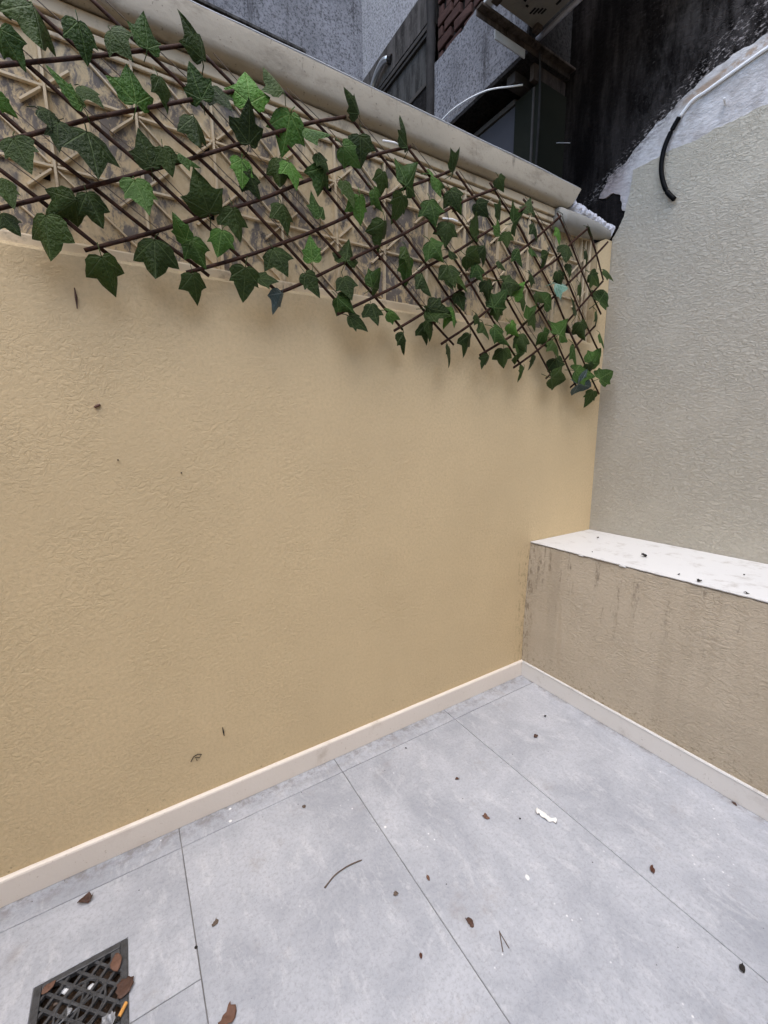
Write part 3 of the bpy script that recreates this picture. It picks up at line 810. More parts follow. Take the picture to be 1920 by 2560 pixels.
# ------------------------------------------------------------------ ivy trellis
trel = thing('ivy_trellis', 'expanding brown willow trellis with artificial ivy leaves on the wall', 'trellis', (-0.8, -0.06, 2.2))
SLATS_RISING = [[[-2.0002, 2.1644], [-1.9574, 2.1851], [-1.7763, 2.2719], [-1.5592, 2.381]], [[-2.0228, 2.0004], [-1.9787, 2.0249], [-1.8039, 2.1284], [-1.6893, 2.1884], [-1.4328, 2.322], [-1.3746, 2.3506]], [[-2.0418, 1.8632], [-1.9972, 1.8863], [-1.9279, 1.9211], [-1.8107, 1.982], [-1.689, 2.047], [-1.5505, 2.1228], [-1.4287, 2.1921], [-1.2435, 2.2983], [-1.0819, 2.3742]], [[-1.8417, 1.8269], [-1.6856, 1.9013], [-1.5638, 1.9656], [-1.4223, 2.0359], [-1.3219, 2.0936], [-1.2034, 2.1639], [-1.0862, 2.232], [-0.965, 2.3014], [-0.8244, 2.3667]], [[-1.6047, 1.8179], [-1.4528, 1.8832], [-1.3158, 1.9529], [-1.2044, 2.0125], [-1.0953, 2.0765], [-0.9997, 2.1397], [-0.8576, 2.2234], [-0.7391, 2.2873], [-0.6244, 2.3496]], [[-1.3688, 1.7898], [-1.2591, 1.8438], [-1.1057, 1.9342], [-0.9894, 2.001], [-0.8562, 2.0781], [-0.7563, 2.1404], [-0.649, 2.2079], [-0.5249, 2.2791], [-0.3923, 2.3478]], [[-1.1355, 1.766], [-0.9789, 1.8482], [-0.8512, 1.9185], [-0.7434, 1.9901], [-0.6211, 2.0573], [-0.5191, 2.1244], [-0.4143, 2.1915], [-0.3064, 2.2598], [-0.1735, 2.349]], [[-0.9006, 1.739], [-0.763, 1.8201], [-0.6276, 1.8993], [-0.5415, 1.9532], [-0.4383, 2.0179], [-0.2969, 2.1094], [-0.2064, 2.1655], [-0.0875, 2.2553], [0.0207, 2.3408]], [[-0.6757, 1.714], [-0.5296, 1.8008], [-0.4247, 1.8757], [-0.2972, 1.9536], [-0.1929, 2.0193], [-0.0873, 2.0959], [0.0102, 2.1563], [0.1117, 2.2471], [0.2278, 2.333]], [[-0.4635, 1.6889], [-0.2764, 1.785], [-0.1832, 1.8535], [-0.06, 1.9475], [0.0421, 2.0171], [0.1969, 2.1394], [0.4039, 2.311]], [[-0.2469, 1.6531], [-0.0718, 1.7544], [0.0794, 1.8631], [0.2074, 1.972], [0.3885, 2.1258]], [[-0.0186, 1.6187], [0.1054, 1.7045], [0.2056, 1.7935], [0.3522, 1.9043]], [[0.1798, 1.5867], [0.4095, 1.7237]]]
SLATS_FALLING = [[[-2.0256, 1.9985], [-1.9878, 1.9729], [-1.9253, 1.9303], [-1.8728, 1.8916], [-1.7868, 1.8284]], [[-2.0084, 2.1231], [-1.9715, 2.0952], [-1.9267, 2.0611], [-1.8667, 2.0232], [-1.8083, 1.9862], [-1.6882, 1.9072], [-1.5846, 1.8494], [-1.5426, 1.8216]], [[-1.9519, 2.2424], [-1.9095, 2.2124], [-1.8729, 2.1875], [-1.792, 2.1302], [-1.6772, 2.0568], [-1.5995, 2.0003], [-1.4814, 1.9143], [-1.3306, 1.8047]], [[-1.9101, 2.3506], [-1.8652, 2.3219], [-1.8188, 2.2941], [-1.7279, 2.2373], [-1.6665, 2.2028], [-1.6189, 2.1685], [-1.5522, 2.1312], [-1.4893, 2.0907], [-1.42, 2.0436], [-1.3116, 1.958], [-1.2313, 1.8943], [-1.1327, 1.813], [-1.0935, 1.7847]], [[-1.7772, 2.4094], [-1.6852, 2.3553], [-1.6556, 2.3412], [-1.5546, 2.2811], [-1.4393, 2.194], [-1.3223, 2.1075], [-1.1937, 2.0146], [-1.0935, 1.9403], [-0.9784, 1.8514], [-0.8525, 1.7511]], [[-1.5084, 2.3851], [-1.4395, 2.3443], [-1.3767, 2.3047], [-1.2032, 2.1797], [-1.0545, 2.0648], [-0.9823, 2.0091], [-0.8629, 1.9201], [-0.7521, 1.8301], [-0.6855, 1.7775], [-0.6001, 1.7203]], [[-1.2978, 2.3832], [-1.191, 2.3338], [-1.1021, 2.2796], [-0.9854, 2.1929], [-0.8968, 2.1196], [-0.8283, 2.0684], [-0.7341, 1.9913], [-0.632, 1.9018], [-0.5418, 1.8317], [-0.3988, 1.6879]], [[-1.0652, 2.3887], [-0.9592, 2.3176], [-0.8353, 2.232], [-0.7512, 2.1694], [-0.6605, 2.0922], [-0.5313, 1.9826], [-0.4198, 1.8792], [-0.317, 1.7863], [-0.1677, 1.6512]], [[-0.8334, 2.3701], [-0.7242, 2.2995], [-0.6455, 2.2428], [-0.4924, 2.1283], [-0.3869, 2.0336], [-0.2982, 1.9402], [-0.1781, 1.8307], [-0.0761, 1.7452], [0.035, 1.6365]], [[-0.6039, 2.3528], [-0.5051, 2.2864], [-0.4031, 2.2165], [-0.3028, 2.1391], [-0.1785, 2.0184], [0.005, 1.857], [0.0981, 1.7532], [0.2432, 1.597]], [[-0.4242, 2.3651], [-0.3544, 2.3153], [-0.2416, 2.2419], [-0.169, 2.1756], [-0.0124, 2.0418], [0.1141, 1.9012], [0.2509, 1.7608], [0.4514, 1.5647]], [[-0.2215, 2.3545], [-0.1508, 2.3167], [-0.0232, 2.2184], [0.1091, 2.0918], [0.2763, 1.9134], [0.4132, 1.785]], [[0.0095, 2.3563], [0.0813, 2.2916], [0.2511, 2.1139], [0.4089, 1.971]], [[0.2376, 2.3504], [0.3161, 2.2605], [0.4069, 2.1362]]]
LEAVES = [[-1.9402, 2.304, -1.925, 2.2741, 0.9, 0], [-1.8813, 2.3195, -1.869, 2.2319, 0.4, 0], [-1.9462, 2.2511, -1.9143, 2.1863, 0.5, 1], [-1.7971, 2.3124, -1.7856, 2.2418, 0.8, 1], [-1.7321, 2.3312, -1.6988, 2.2772, 0.4, 0], [-1.6536, 2.3252, -1.6529, 2.4037, 0.9, 1], [-1.5206, 2.3575, -1.5657, 2.4193, 0.45, 0], [-1.6922, 2.1899, -1.699, 2.2756, 0.8, 2], [-1.8089, 2.142, -1.8655, 2.1881, 0.5, 2], [-1.8073, 2.1809, -1.768, 2.1499, 0.8, 0], [-1.8947, 2.1077, -1.8454, 2.0916, 0.8, 0], [-1.9711, 2.104, -1.9401, 2.0749, 0.6, 2], [-1.862, 2.0895, -1.8695, 2.0274, 0.9, 0], [-1.9507, 2.0328, -1.9299, 1.9674, 0.95, 0], [-1.8066, 2.0877, -1.7923, 1.9925, 0.9, 0], [-1.6716, 2.0594, -1.6931, 2.1325, 0.8, 0], [-1.6411, 2.1019, -1.6232, 2.0437, 0.9, 0], [-1.5326, 2.2543, -1.5581, 2.3253, 0.75, 1], [-1.4978, 2.3022, -1.4586, 2.2478, 0.9, 0], [-1.5563, 2.203, -1.5482, 2.1284, 0.95, 0], [-1.6335, 2.2682, -1.6141, 2.2088, 0.4, 0], [-1.603, 2.0989, -1.5486, 2.0898, 0.35, 1], [-1.4019, 2.2895, -1.4048, 2.3785, 0.8, 2], [-1.3039, 2.3488, -1.3492, 2.4032, 0.9, 0], [-1.4139, 2.1791, -1.4166, 2.2672, 0.9, 0], [-1.2778, 2.3098, -1.3024, 2.2097, 0.9, 2], [-1.2383, 2.2799, -1.1623, 2.2813, 0.55, 1], [-1.044, 2.3864, -1.1026, 2.4209, 0.9, 0], [-0.8474, 2.3508, -0.8683, 2.4297, 0.5, 0], [-1.4336, 2.1422, -1.4389, 2.0674, 0.9, 2], [-1.4194, 2.1101, -1.3813, 2.0552, 0.9, 0], [-1.3176, 2.1805, -1.3215, 2.1107, 0.8, 0], [-1.292, 2.172, -1.2731, 2.1058, 0.7, 2], [-1.1971, 2.2236, -1.1621, 2.1817, 0.9, 0], [-1.1719, 2.1943, -1.1903, 2.1177, 0.8, 1], [-1.111, 2.266, -1.0451, 2.2327, 0.8, 1], [-1.0475, 2.3186, -1.0315, 2.2457, 0.8, 0], [-0.9507, 2.2461, -0.9516, 2.1758, 0.9, 0], [-0.8624, 2.2213, -0.8001, 2.3167, 0.9, 1], [-0.7416, 2.2956, -0.6586, 2.2972, 0.8, 1], [-1.9878, 1.937, -1.9657, 1.8837, 0.8, 0], [-1.9953, 1.8717, -1.9678, 1.8318, 0.9, 0], [-1.9109, 1.8828, -1.9151, 1.7942, 0.95, 0], [-1.846, 1.9324, -1.9079, 1.8815, 0.75, 0], [-1.8218, 1.9513, -1.7978, 1.8837, 0.9, 0], [-1.8075, 1.8083, -1.7857, 1.7295, 1.0, 0], [-1.7144, 2.0078, -1.6922, 1.928, 0.95, 1], [-1.6814, 1.8757, -1.6898, 1.7891, 0.95, 0], [-1.5365, 1.9753, -1.5736, 2.0563, 0.9, 0], [-1.604, 1.8891, -1.6332, 1.9413, 0.6, 2], [-1.5893, 1.8988, -1.555, 1.8383, 0.9, 1], [-1.5052, 1.9382, -1.5219, 1.8719, 0.9, 2], [-1.4683, 2.0051, -1.4515, 1.9323, 0.9, 0], [-1.5914, 1.8112, -1.5785, 1.744, 0.95, 0], [-1.4472, 1.8483, -1.4532, 1.7619, 0.95, 0], [-1.3206, 2.0533, -1.3, 1.9773, 0.9, 0], [-1.1963, 2.0444, -1.2184, 2.1179, 0.85, 1], [-1.3544, 1.9236, -1.3182, 1.8527, 0.9, 0], [-1.2316, 1.9065, -1.2361, 1.9849, 0.8, 2], [-1.2546, 1.8688, -1.2127, 1.8084, 0.95, 0], [-1.119, 1.8786, -1.0979, 1.8099, 0.95, 0], [-1.14, 1.8177, -1.0889, 1.7724, 0.8, 1], [-1.0954, 1.7636, -1.0263, 1.7314, 0.5, 0], [-1.0071, 1.8129, -0.9934, 1.7465, 0.95, 0], [-1.1003, 1.9397, -1.0735, 2.0195, 0.95, 0], [-0.9579, 2.0843, -0.9591, 2.0021, 0.9, 0], [-1.1153, 2.1623, -1.0832, 2.0951, 0.8, 0], [-1.0561, 2.1353, -1.0412, 2.0642, 0.9, 2], [-0.99, 2.1804, -0.9447, 2.1307, 0.9, 1], [-0.878, 2.1877, -0.8959, 2.1093, 0.9, 0], [-0.7444, 2.2115, -0.721, 2.1273, 0.85, 1], [-0.6662, 2.1495, -0.6644, 2.0678, 0.9, 0], [-0.758, 2.0638, -0.7005, 2.0043, 0.9, 1], [-0.8669, 2.0198, -0.8516, 1.9568, 0.8, 0], [-0.8462, 1.993, -0.8462, 1.9033, 0.8, 1], [-0.7954, 1.9438, -0.7661, 1.8686, 0.9, 0], [-1.0075, 1.8648, -0.9608, 1.9353, 0.7, 1], [-0.6724, 1.996, -0.6499, 1.916, 0.9, 0], [-0.936, 1.7999, -0.868, 1.7894, 0.7, 1], [-0.76, 1.8309, -0.6664, 1.8183, 0.6, 0], [-0.6441, 1.8432, -0.6592, 1.7729, 0.9, 2], [-0.7591, 1.7854, -0.7414, 1.7152, 0.9, 0], [-1.3323, 1.8009, -1.3595, 1.7379, 0.5, 3], [-1.4082, 1.8288, -1.347, 1.8291, 0.5, 0], [-0.6495, 2.3222, -0.6126, 2.4051, 0.5, 0], [-0.404, 2.3744, -0.3586, 2.3393, 0.9, 0], [-0.6539, 2.266, -0.615, 2.2054, 0.85, 0], [-0.6053, 2.2449, -0.5672, 2.2108, 0.9, 2], [-0.6516, 2.0616, -0.585, 2.0578, 0.6, 0], [-0.5267, 2.1306, -0.5079, 2.2192, 0.9, 0], [-0.5155, 2.2568, -0.4621, 2.2111, 0.5, 0], [-0.3889, 2.2259, -0.3823, 2.308, 0.35, 0], [-0.3959, 2.1597, -0.3995, 2.2267, 0.6, 1], [-0.3416, 2.1896, -0.3383, 2.1352, 0.8, 0], [-0.3091, 2.2315, -0.2183, 2.302, 0.8, 1], [-0.2095, 2.2906, -0.1965, 2.3557, 0.8, 0], [-0.1853, 2.2528, -0.1601, 2.1895, 0.75, 0], [0.0033, 2.3334, 0.0291, 2.2754, 0.6, 0], [-0.0246, 2.2662, -0.0186, 2.2052, 0.95, 2], [0.2107, 2.3267, 0.2382, 2.2703, 0.4, 0], [-0.4678, 2.1091, -0.4463, 2.0439, 0.9, 0], [-0.5703, 2.054, -0.4932, 2.0385, 0.7, 0], [-0.2724, 2.1369, -0.2478, 2.0707, 0.95, 1], [-0.1876, 2.1598, -0.1431, 2.1246, 0.6, 1], [-0.067, 2.1626, -0.0815, 2.0879, 0.8, 0], [0.0552, 2.2207, 0.0176, 2.1407, 0.7, 0], [0.2112, 2.2262, 0.2366, 2.1731, 0.9, 0], [0.0828, 2.1444, 0.089, 2.0881, 0.9, 0], [-0.669, 1.9915, -0.65, 1.9236, 0.9, 0], [-0.5164, 2.0273, -0.4971, 1.9657, 0.95, 1], [-0.3894, 2.0672, -0.3645, 2.0307, 0.7, 0], [-0.2038, 2.0461, -0.1446, 2.0262, 0.6, 0], [-0.0008, 2.0872, 0.0245, 2.0273, 0.8, 0], [0.2527, 2.1313, 0.3167, 2.087, 0.9, 0], [0.339, 2.1554, 0.3967, 2.1169, 0.7, 0], [-0.6036, 1.9866, -0.5819, 1.9127, 0.55, 0], [-0.6038, 1.9116, -0.5852, 1.8473, 0.9, 0], [-0.454, 1.9788, -0.4327, 1.9129, 0.9, 0], [-0.4078, 1.8841, -0.3536, 1.9587, 0.85, 1], [-0.3814, 1.8882, -0.3783, 1.8308, 0.9, 0], [-0.3611, 1.9951, -0.2734, 1.9889, 0.8, 0], [-0.2868, 1.9444, -0.2392, 2.0091, 0.8, 2], [-0.2294, 1.9642, -0.2244, 1.8949, 0.9, 0], [-0.1444, 1.9832, -0.1026, 1.948, 0.8, 0], [-0.0966, 1.9551, -0.0063, 2.0172, 0.85, 1], [-0.0121, 2.0427, 0.0746, 2.0477, 0.6, 4], [-0.0094, 2.0924, 0.0105, 2.0453, 0.8, 0], [-0.2008, 1.8589, -0.153, 1.9226, 0.85, 1], [-0.163, 1.8775, -0.1412, 1.8191, 0.9, 0], [0.1495, 1.9267, 0.1182, 1.9981, 0.85, 0], [0.1802, 2.0703, 0.2249, 2.0181, 0.9, 0], [0.252, 2.1274, 0.319, 2.0809, 0.9, 0], [0.3483, 2.019, 0.4517, 2.0962, 0.8, 1], [0.0381, 1.8233, 0.1128, 1.9021, 0.85, 1], [0.2123, 1.9032, 0.2473, 1.8252, 0.85, 0], [0.3094, 1.9581, 0.3412, 1.8908, 0.9, 0], [-0.7584, 1.8316, -0.6708, 1.8198, 0.6, 0], [-0.6331, 1.8425, -0.6474, 1.776, 0.9, 2], [-0.757, 1.7801, -0.7397, 1.7119, 0.95, 0], [-0.8643, 1.7351, -0.8405, 1.6682, 0.9, 0], [-0.6464, 1.7052, -0.6447, 1.6305, 0.3, 0], [-0.5371, 1.7606, -0.544, 1.6813, 0.9, 0], [-0.5182, 1.8391, -0.4795, 1.7993, 0.9, 0], [-0.4658, 1.8154, -0.4452, 1.7488, 0.7, 0], [-0.4148, 1.7996, -0.3547, 1.7394, 0.95, 1], [-0.3, 1.8329, -0.2507, 1.7863, 0.9, 2], [-0.2395, 1.7933, -0.2345, 1.7216, 0.75, 0], [-0.2516, 1.7091, -0.1576, 1.7281, 0.45, 1], [-0.3449, 1.7215, -0.3406, 1.6455, 0.75, 0], [-0.4231, 1.6863, -0.4486, 1.6312, 0.9, 0], [-0.1923, 1.652, -0.22, 1.5931, 0.8, 0], [-0.1338, 1.7099, -0.1461, 1.6458, 0.75, 0], [-0.0746, 1.8224, -0.005, 1.7615, 0.95, 1], [-0.0077, 1.7911, 0.0099, 1.7188, 0.95, 0], [0.0217, 1.7114, 0.0562, 1.6244, 0.85, 0], [-0.0168, 1.6169, 0.0927, 1.6112, 0.5, 0], [0.1427, 1.7801, 0.1813, 1.6892, 0.8, 1], [0.1975, 1.599, 0.3019, 1.5878, 0.6, 3], [0.1864, 1.6665, 0.2979, 1.6503, 0.8, 1], [0.2787, 1.704, 0.3209, 1.6512, 0.8, 0], [0.3259, 1.7137, 0.3879, 1.7892, 0.9, 1], [0.3866, 1.6379, 0.5106, 1.6877, 0.8, 1], [0.3527, 1.5737, 0.339, 1.4938, 0.95, 0], [0.3672, 1.8588, 0.3991, 1.7917, 0.6, 1]]

def slat(pts, y, name='slat'):
    P = smooth_path([(a, y, c) for a, c in pts], 3)
    rad = [.0054 + .0007 * noise.noise(p * 14) for p in P]
    P = [p + Vector((0, .003 * noise.noise(p * 3.0), 0)) + Vector(noise.noise_vector(p * 8)) * .0014 for p in P]
    return build(name, tube(P, rad, 7, ((0, 1, 0), .62)), M['slat'], trel, smooth=True)
for s_ in SLATS_RISING: slat(s_, -.071)
for s_ in SLATS_FALLING: slat(s_, -.060)
# thin vine stems wandering beside the falling slats
for q, s_ in enumerate(SLATS_FALLING):
    if len(s_) < 3: continue
    dx = .018 + .012 * random.random()
    P = [Vector((a + dx + .012 * noise.noise(Vector((a * 6, q, 0))), -.050 + .010 * noise.noise(Vector((a * 5, q, 4))), c + dx * .8)) for a, c in s_[:-1]]
    build('vine_stem', tube(smooth_path(P, 4), .0013, 5), M['twig'], trel)
HALF = [(0, 0), (-.08, .10), (-.075, .24), (.015, .36), (.14, .405), (.28, .455), (.46, .525), (.462, .37), (.51, .265), (.66, .20), (.84, .10), (1.0, 0)]
MID = [0, .0, .02, .06, .13, .21, .30, .38, .48, .64, .83, 1.0]
def leaf_mesh(name, seed, mat, fold, lobe):
    rs = random.Random(seed); bm = bmesh.new()
    half = [(x + rs.uniform(-.02, .02) * (0 < i < 11), y * (lobe if i in (5, 6, 7) else 1) * rs.uniform(.95, 1.05)) for i, (x, y) in enumerate(HALF)]
    cols_ = {}
    def z(x, y): return -fold * abs(y) + .07 * math.sin(x * 5 + seed) * (abs(y) + .15) - .16 * max(0, x - .25) ** 2 + .05 * math.sin(9 * y + seed * 2) * x
    for s in (-1, 1):
        A_, B_, C_ = [], [], []
        for i, (x, y) in enumerate(half):
            m_ = MID[i]
            A_.append(bm.verts.new((m_, 0, z(m_, 0)))); q = ((x + m_) / 2, s * y / 2)
            B_.append(bm.verts.new((q[0], q[1], z(*q)))); C_.append(bm.verts.new((x, s * y, z(x, y) - .03 * abs(y))))
        for i in range(len(half) - 1):
            for U, V in ((A_, B_), (B_, C_)):
                bm.faces.new((U[i], U[i + 1], V[i + 1], V[i]))
    bmesh.ops.remove_doubles(bm, verts=bm.verts, dist=.0005)
    bmesh.ops.dissolve_degenerate(bm, dist=.0004, edges=bm.edges)
    add_tube(bm, [(0.02, 0, z(.02, 0) - .008), (-.14, .02, -.03), (-.34, .07, -.16)], .013, 5)
    bmesh.ops.recalc_face_normals(bm, faces=bm.faces)
    me = bpy.data.meshes.new(name); bm.to_mesh(me); bm.free(); me.materials.append(mat)
    for f in me.polygons: f.use_smooth = True
    return me
LEAF_ME = {(c, v): leaf_mesh('leaf', v * 5 + c, M['leaf%d' % c], (.16, .42, .28, .05, .5, .34)[v], (1.0, .88, 1.12, .8, .95, 1.05)[v]) for c in range(5) for v in range(6)}
troot = Vector(trel.location)
rl = random.Random(11)
for (bx, bz, tx, tz, w, c) in LEAVES:
    base = Vector((bx, 0, bz)); tip = Vector((tx, 0, tz))
    X = (tip - base); L = X.length; X.normalize()
    depth = rl.uniform(-.104, -.080)
    N = Vector((0, -1, 0))
    roll = math.acos(min(.98, w)) * rl.choice((-1, 1)) * .55 + R(rl.uniform(-12, 12))
    pitch = R(rl.uniform(-24, 18))
    Yv = N.cross(X).normalized()
    rot = Matrix((X, Yv, N)).transposed()
    rot = rot @ Matrix.Rotation(pitch, 3, 'Y') @ Matrix.Rotation(roll, 3, 'X')
    S = rl.uniform(1.02, 1.16) * L / max(.8, math.cos(pitch))
    mtx = Matrix.Translation(Vector((bx, depth, bz)) - troot) @ rot.to_4x4() @ Matrix.Diagonal((S, S * rl.uniform(.92, 1.16), S * rl.uniform(.8, 1.6), 1))
    o = new_obj('leaf', LEAF_ME[(c, rl.randrange(6))], None, trel)
    o.matrix_local = mtx
for (x, z, a) in ((-.905, 2.347, .15), (-.64, 2.17, .2)):
    build('cable_tie', tube([(x - .045, -.082, z - .006), (x, -.086, z), (x + .03, -.080, z + .012 * a)], .0028, 6), M['white_wire'], trel)

# ------------------------------------------------------------------ floor drain
dr = thing('floor_drain', 'square cast iron floor drain grate clogged with leaves', 'drain', ((DX0 + DX1) / 2, (DY0 + DY1) / 2, 0))
cx, cy = (DX0 + DX1) / 2, (DY0 + DY1) / 2; hs = (DX1 - DX0) / 2
bm = bmesh.new()
for q in ((DX0, DX0 + .016, DY0, DY1), (DX1 - .016, DX1, DY0, DY1), (DX0 + .0162, DX1 - .0162, DY0, DY0 + .016), (DX0 + .0162, DX1 - .0162, DY1 - .016, DY1)):
    add_box(bm, *q, -.012, .002, .0015)
build('frame', bm, M['iron'], dr)
bm = bmesh.new(); add_box(bm, DX0, DX1, DY0, DY1, -.075, -.060)
for q in ((DX0, DX0 + .003, DY0, DY1), (DX1 - .003, DX1, DY0, DY1), (DX0 + .0031, DX1 - .0031, DY0, DY0 + .003), (DX0 + .0031, DX1 - .0031, DY1 - .003, DY1)): add_box(bm, *q, -.059, -.0125)
build('pit', bm, M['silt'], dr)
sl = bmesh.new()
bmesh.ops.create_grid(sl, x_segments=36, y_segments=36, size=hs - .0035)
for v in sl.verts:
    q_ = Vector((v.co.x * 26, v.co.y * 26, 2)); v.co += Vector((cx, cy, -.030 + .012 * noise.noise(q_) + .007 * noise.noise(q_ * 3)))
build('silt', sl, M['silt'], dr, smooth=True)
rs_ = random.Random(5)
for n_ in range(16):
    u_, w_ = rs_.uniform(-.078, .078), rs_.uniform(-.078, .08)
    pb = bmesh.new(); bmesh.ops.create_icosphere(pb, subdivisions=1, radius=rs_.uniform(.004, .009))
    for v in pb.verts: v.co = Vector((v.co.x * 1.3, v.co.y, v.co.z * .6)) * (1 + .4 * noise.noise(v.co * 300)) + Vector((cx + u_, cy + w_, -.016))
    build('grit', pb, M['chip' if n_ % 3 == 0 else 'twig'], dr)
inn = hs - .015
def clip(d, s):           # line x*cos+y*sin ... rising (s=1) or falling (s=-1) at offset d
    pts = []
    for t in (-inn, inn):
        y = s * (t) + d
        if -inn <= y <= inn: pts.append((t, y))
        x = s * (t - d)
        if -inn < x < inn: pts.append((x, t))
    return pts[:2] if len(pts) >= 2 else None
d = -.15
while d < .16:
    for s in (1, -1):
        p = clip(d, s)
        if p and math.dist(*p) > .02:
            dir_ = Vector((p[1][0] - p[0][0], p[1][1] - p[0][1], 0)).normalized(); sd = Vector((-dir_.y, dir_.x, 0)) * .0032
            b = bmesh.new(); vs_ = []
            for (u, w) in p:
                for k in (-1, 1):
                    for zz in (-.010, -.001 - (.0004 if s > 0 else 0)):
                        vs_.append(b.verts.new(Vector((cx + u, cy + w, zz)) + sd * k))
            bmesh.ops.convex_hull(b, input=b.verts)
            build('grate_bar', b, M['iron'], dr)
    d += .0375
for r_ in (.028, .052):
    ring = bmesh.new()
    add_tube(ring, [(cx + r_ * math.cos(a), cy + r_ * math.sin(a), -.003) for a in [2 * math.pi * i / 32 for i in range(33)]], .0032, 6)
    build('grate_ring', ring, M['iron'], dr)
for a in range(6):
    t = a * math.pi / 3 + .3
    build('grate_spoke', tube([(cx + .006 * math.cos(t), cy + .006 * math.sin(t), -.0032), (cx + .052 * math.cos(t), cy + .052 * math.sin(t), -.0032)], .0028, 5), M['iron'], dr)
build('corner_plate', box(DX1 - .038, DX1 - .0165, DY1 - .038, DY1 - .0165, -.008, .0005, .001), M['iron'], dr)

# ------------------------------------------------------------------ litter
def flake(name, outline, loc, size, rot, mat, label, cat, curl=.25, seed=1, thick=.0006, group=None):
    """curled dead leaf or scrap: outline in unit coordinates, real thickness"""
    bm = bmesh.new(); size *= .8
    pts = [Vector((x, y, 0)) for x, y in outline]
    cen = sum(pts, Vector()) / len(pts)
    rings = []
    for f in (1.0, .66, .33):
        rings.append([bm.verts.new(cen + (p - cen) * f) for p in pts])
    c0 = bm.verts.new(cen)
    n = len(pts)
    for r0, r1 in zip(rings, rings[1:]):
        for i in range(n): bm.faces.new((r0[i], r0[(i + 1) % n], r1[(i + 1) % n], r1[i]))
    for i in range(n): bm.faces.new((rings[-1][i], rings[-1][(i + 1) % n], c0))
    for v in bm.verts:
        v.co.z = curl * (v.co.y ** 2 * 1.6 + .25 * v.co.x ** 2) + .10 * curl * noise.noise(Vector((v.co.x * 3, v.co.y * 3, seed)))*4
    zmin = min(v.co.z for v in bm.verts)
    bmesh.ops.recalc_face_normals(bm, faces=bm.faces)
    r = bmesh.ops.solidify(bm, geom=bm.faces[:], thickness=thick / size)
    for v in bm.verts:
        v.co.z -= zmin; v.co *= size
    bmesh.ops.rotate(bm, verts=bm.verts, cent=(0, 0, 0), matrix=Matrix.Rotation(R(rot), 3, 'Z'))
    zm = min(v.co.z for v in bm.verts)
    bmesh.ops.translate(bm, verts=bm.verts, vec=Vector(loc) - Vector((0, 0, zm)))
    o = build(name, bm, mat, origin=loc, smooth=True)
    return tag(o, label, cat, group)
LEAFO = [(-.5, 0), (-.38, .16), (-.2, .27), (.0, .30), (.2, .24), (.36, .13), (.5, .0), (.38, -.10), (.22, -.22), (.0, -.26), (-.2, -.22), (-.38, -.12)]
TORN = [(-.5, -.1), (-.42, .12), (-.28, .10), (-.15, .22), (.05, .26), (.2, .40), (.34, .46), (.30, .30), (.48, .12), (.44, -.06), (.28, -.26), (.1, -.34), (-.1, -.30), (-.26, -.34), (-.44, -.30)]
SCAL = [(-.5, .0), (-.44, .2), (-.3, .24), (-.2, .38), (0, .36), (.12, .44), (.28, .32), (.40, .30), (.42, .1), (.52, 0), (.42, -.14), (.40, -.32), (.2, -.34), (.08, -.44), (-.1, -.36), (-.28, -.36), (-.34, -.2)]
flake('dead_leaf', TORN, (-1.742, -.618, .0006), .060, 10, M['dead_leaf'], 'torn brown dead leaf at the bottom edge of the floor', 'leaf', .5, 2)
flake('dead_leaf', LEAFO, (-2.045, -.128, .0006), .055, -10, M['dead_leaf2'], 'small curled brown leaf on the tiles beside the left skirting', 'leaf', 1.2, 4)
flake('dead_leaf', SCAL, (-1.948, -.424, .003), .058, 70, M['dead_leaf2'], 'dark scalloped leaf lying over the edge of the drain', 'leaf', .25, 6)
flake('dead_leaf', LEAFO, (-2.110, -.322, .003), .040, 30, M['dead_leaf'], 'brown leaf scrap on the far left corner of the drain', 'leaf', .4, 7)
flake('dead_leaf', LEAFO, (-1.966, -.352, .003), .060, 95, M['dead_leaf'], 'narrow reddish leaf along the right rim of the drain', 'leaf', .4, 8)
flake('plastic_scrap', SCAL, (-1.982, -.482, .003), .042, 20, M['film'], 'crumpled clear plastic scrap on the drain grate', 'scrap', .9, 9)
flake('plastic_scrap', TORN, (-2.062, -.405, .003), .022, 60, M['film'], 'small pale scrap on the middle of the drain grate', 'scrap', .7, 13)
flake('dead_leaf', LEAFO, (-.350, -.385, .0006), .036, 10, M['dead_leaf2'], 'small dark brown leaf on the tiles near the ledge corner', 'leaf', .9, 3)
flake('dead_leaf', LEAFO, (-.812, -.374, .0006), .034, -50, M['dead_leaf'], 'reddish seed husk nearest to the white paper roll', 'husk', 1.0, 5) if False else None
flake('seed_husk', LEAFO, (-.812, -.376, .0006), .024, -20, M['seed'], 'small dark seed husk between twig and ledge corner', 'husk', 1.1, 5)
flake('seed_husk', LEAFO, (-.840, -.560, .0006), .036, -60, M['dead_leaf'], 'reddish brown leaf husk left of the white paper roll', 'husk', 1.0, 21)
flake('seed_husk', LEAFO, (-1.144, -.616, .0006), .022, 80, M['dead_leaf'], 'small orange brown husk beside the middle tile joint', 'husk', 1.0, 22)
flake('seed_husk', LEAFO, (-1.282, -.764, .0006), .018, 60, M['seed'], 'tiny dark red husk in the lower middle of the floor', 'husk', 1.0, 23)
flake('seed_husk', LEAFO, (-.534, -.974, .0006), .032, 30, M['seed'], 'dark oval husk on the tile right of the last joint', 'husk', 1.0, 24)
flake('seed_husk', LEAFO, (-.604, -1.224, .0006), .028, 20, M['crumb'], 'black oval husk near the lower right corner', 'husk', 1.0, 25)
flake('seed_husk', LEAFO, (-.199, -.318, .0006), .022, 20, M['crumb'], 'small dark husk close to the ledge skirting', 'husk', 1.0, 26)
flake('mud_crumb', TORN, (-1.118, -.775, .0006), .034, 60, M['dead_leaf2'], 'crumbled brown leaf fragments in the middle of the floor', 'crumb', .3, 27)
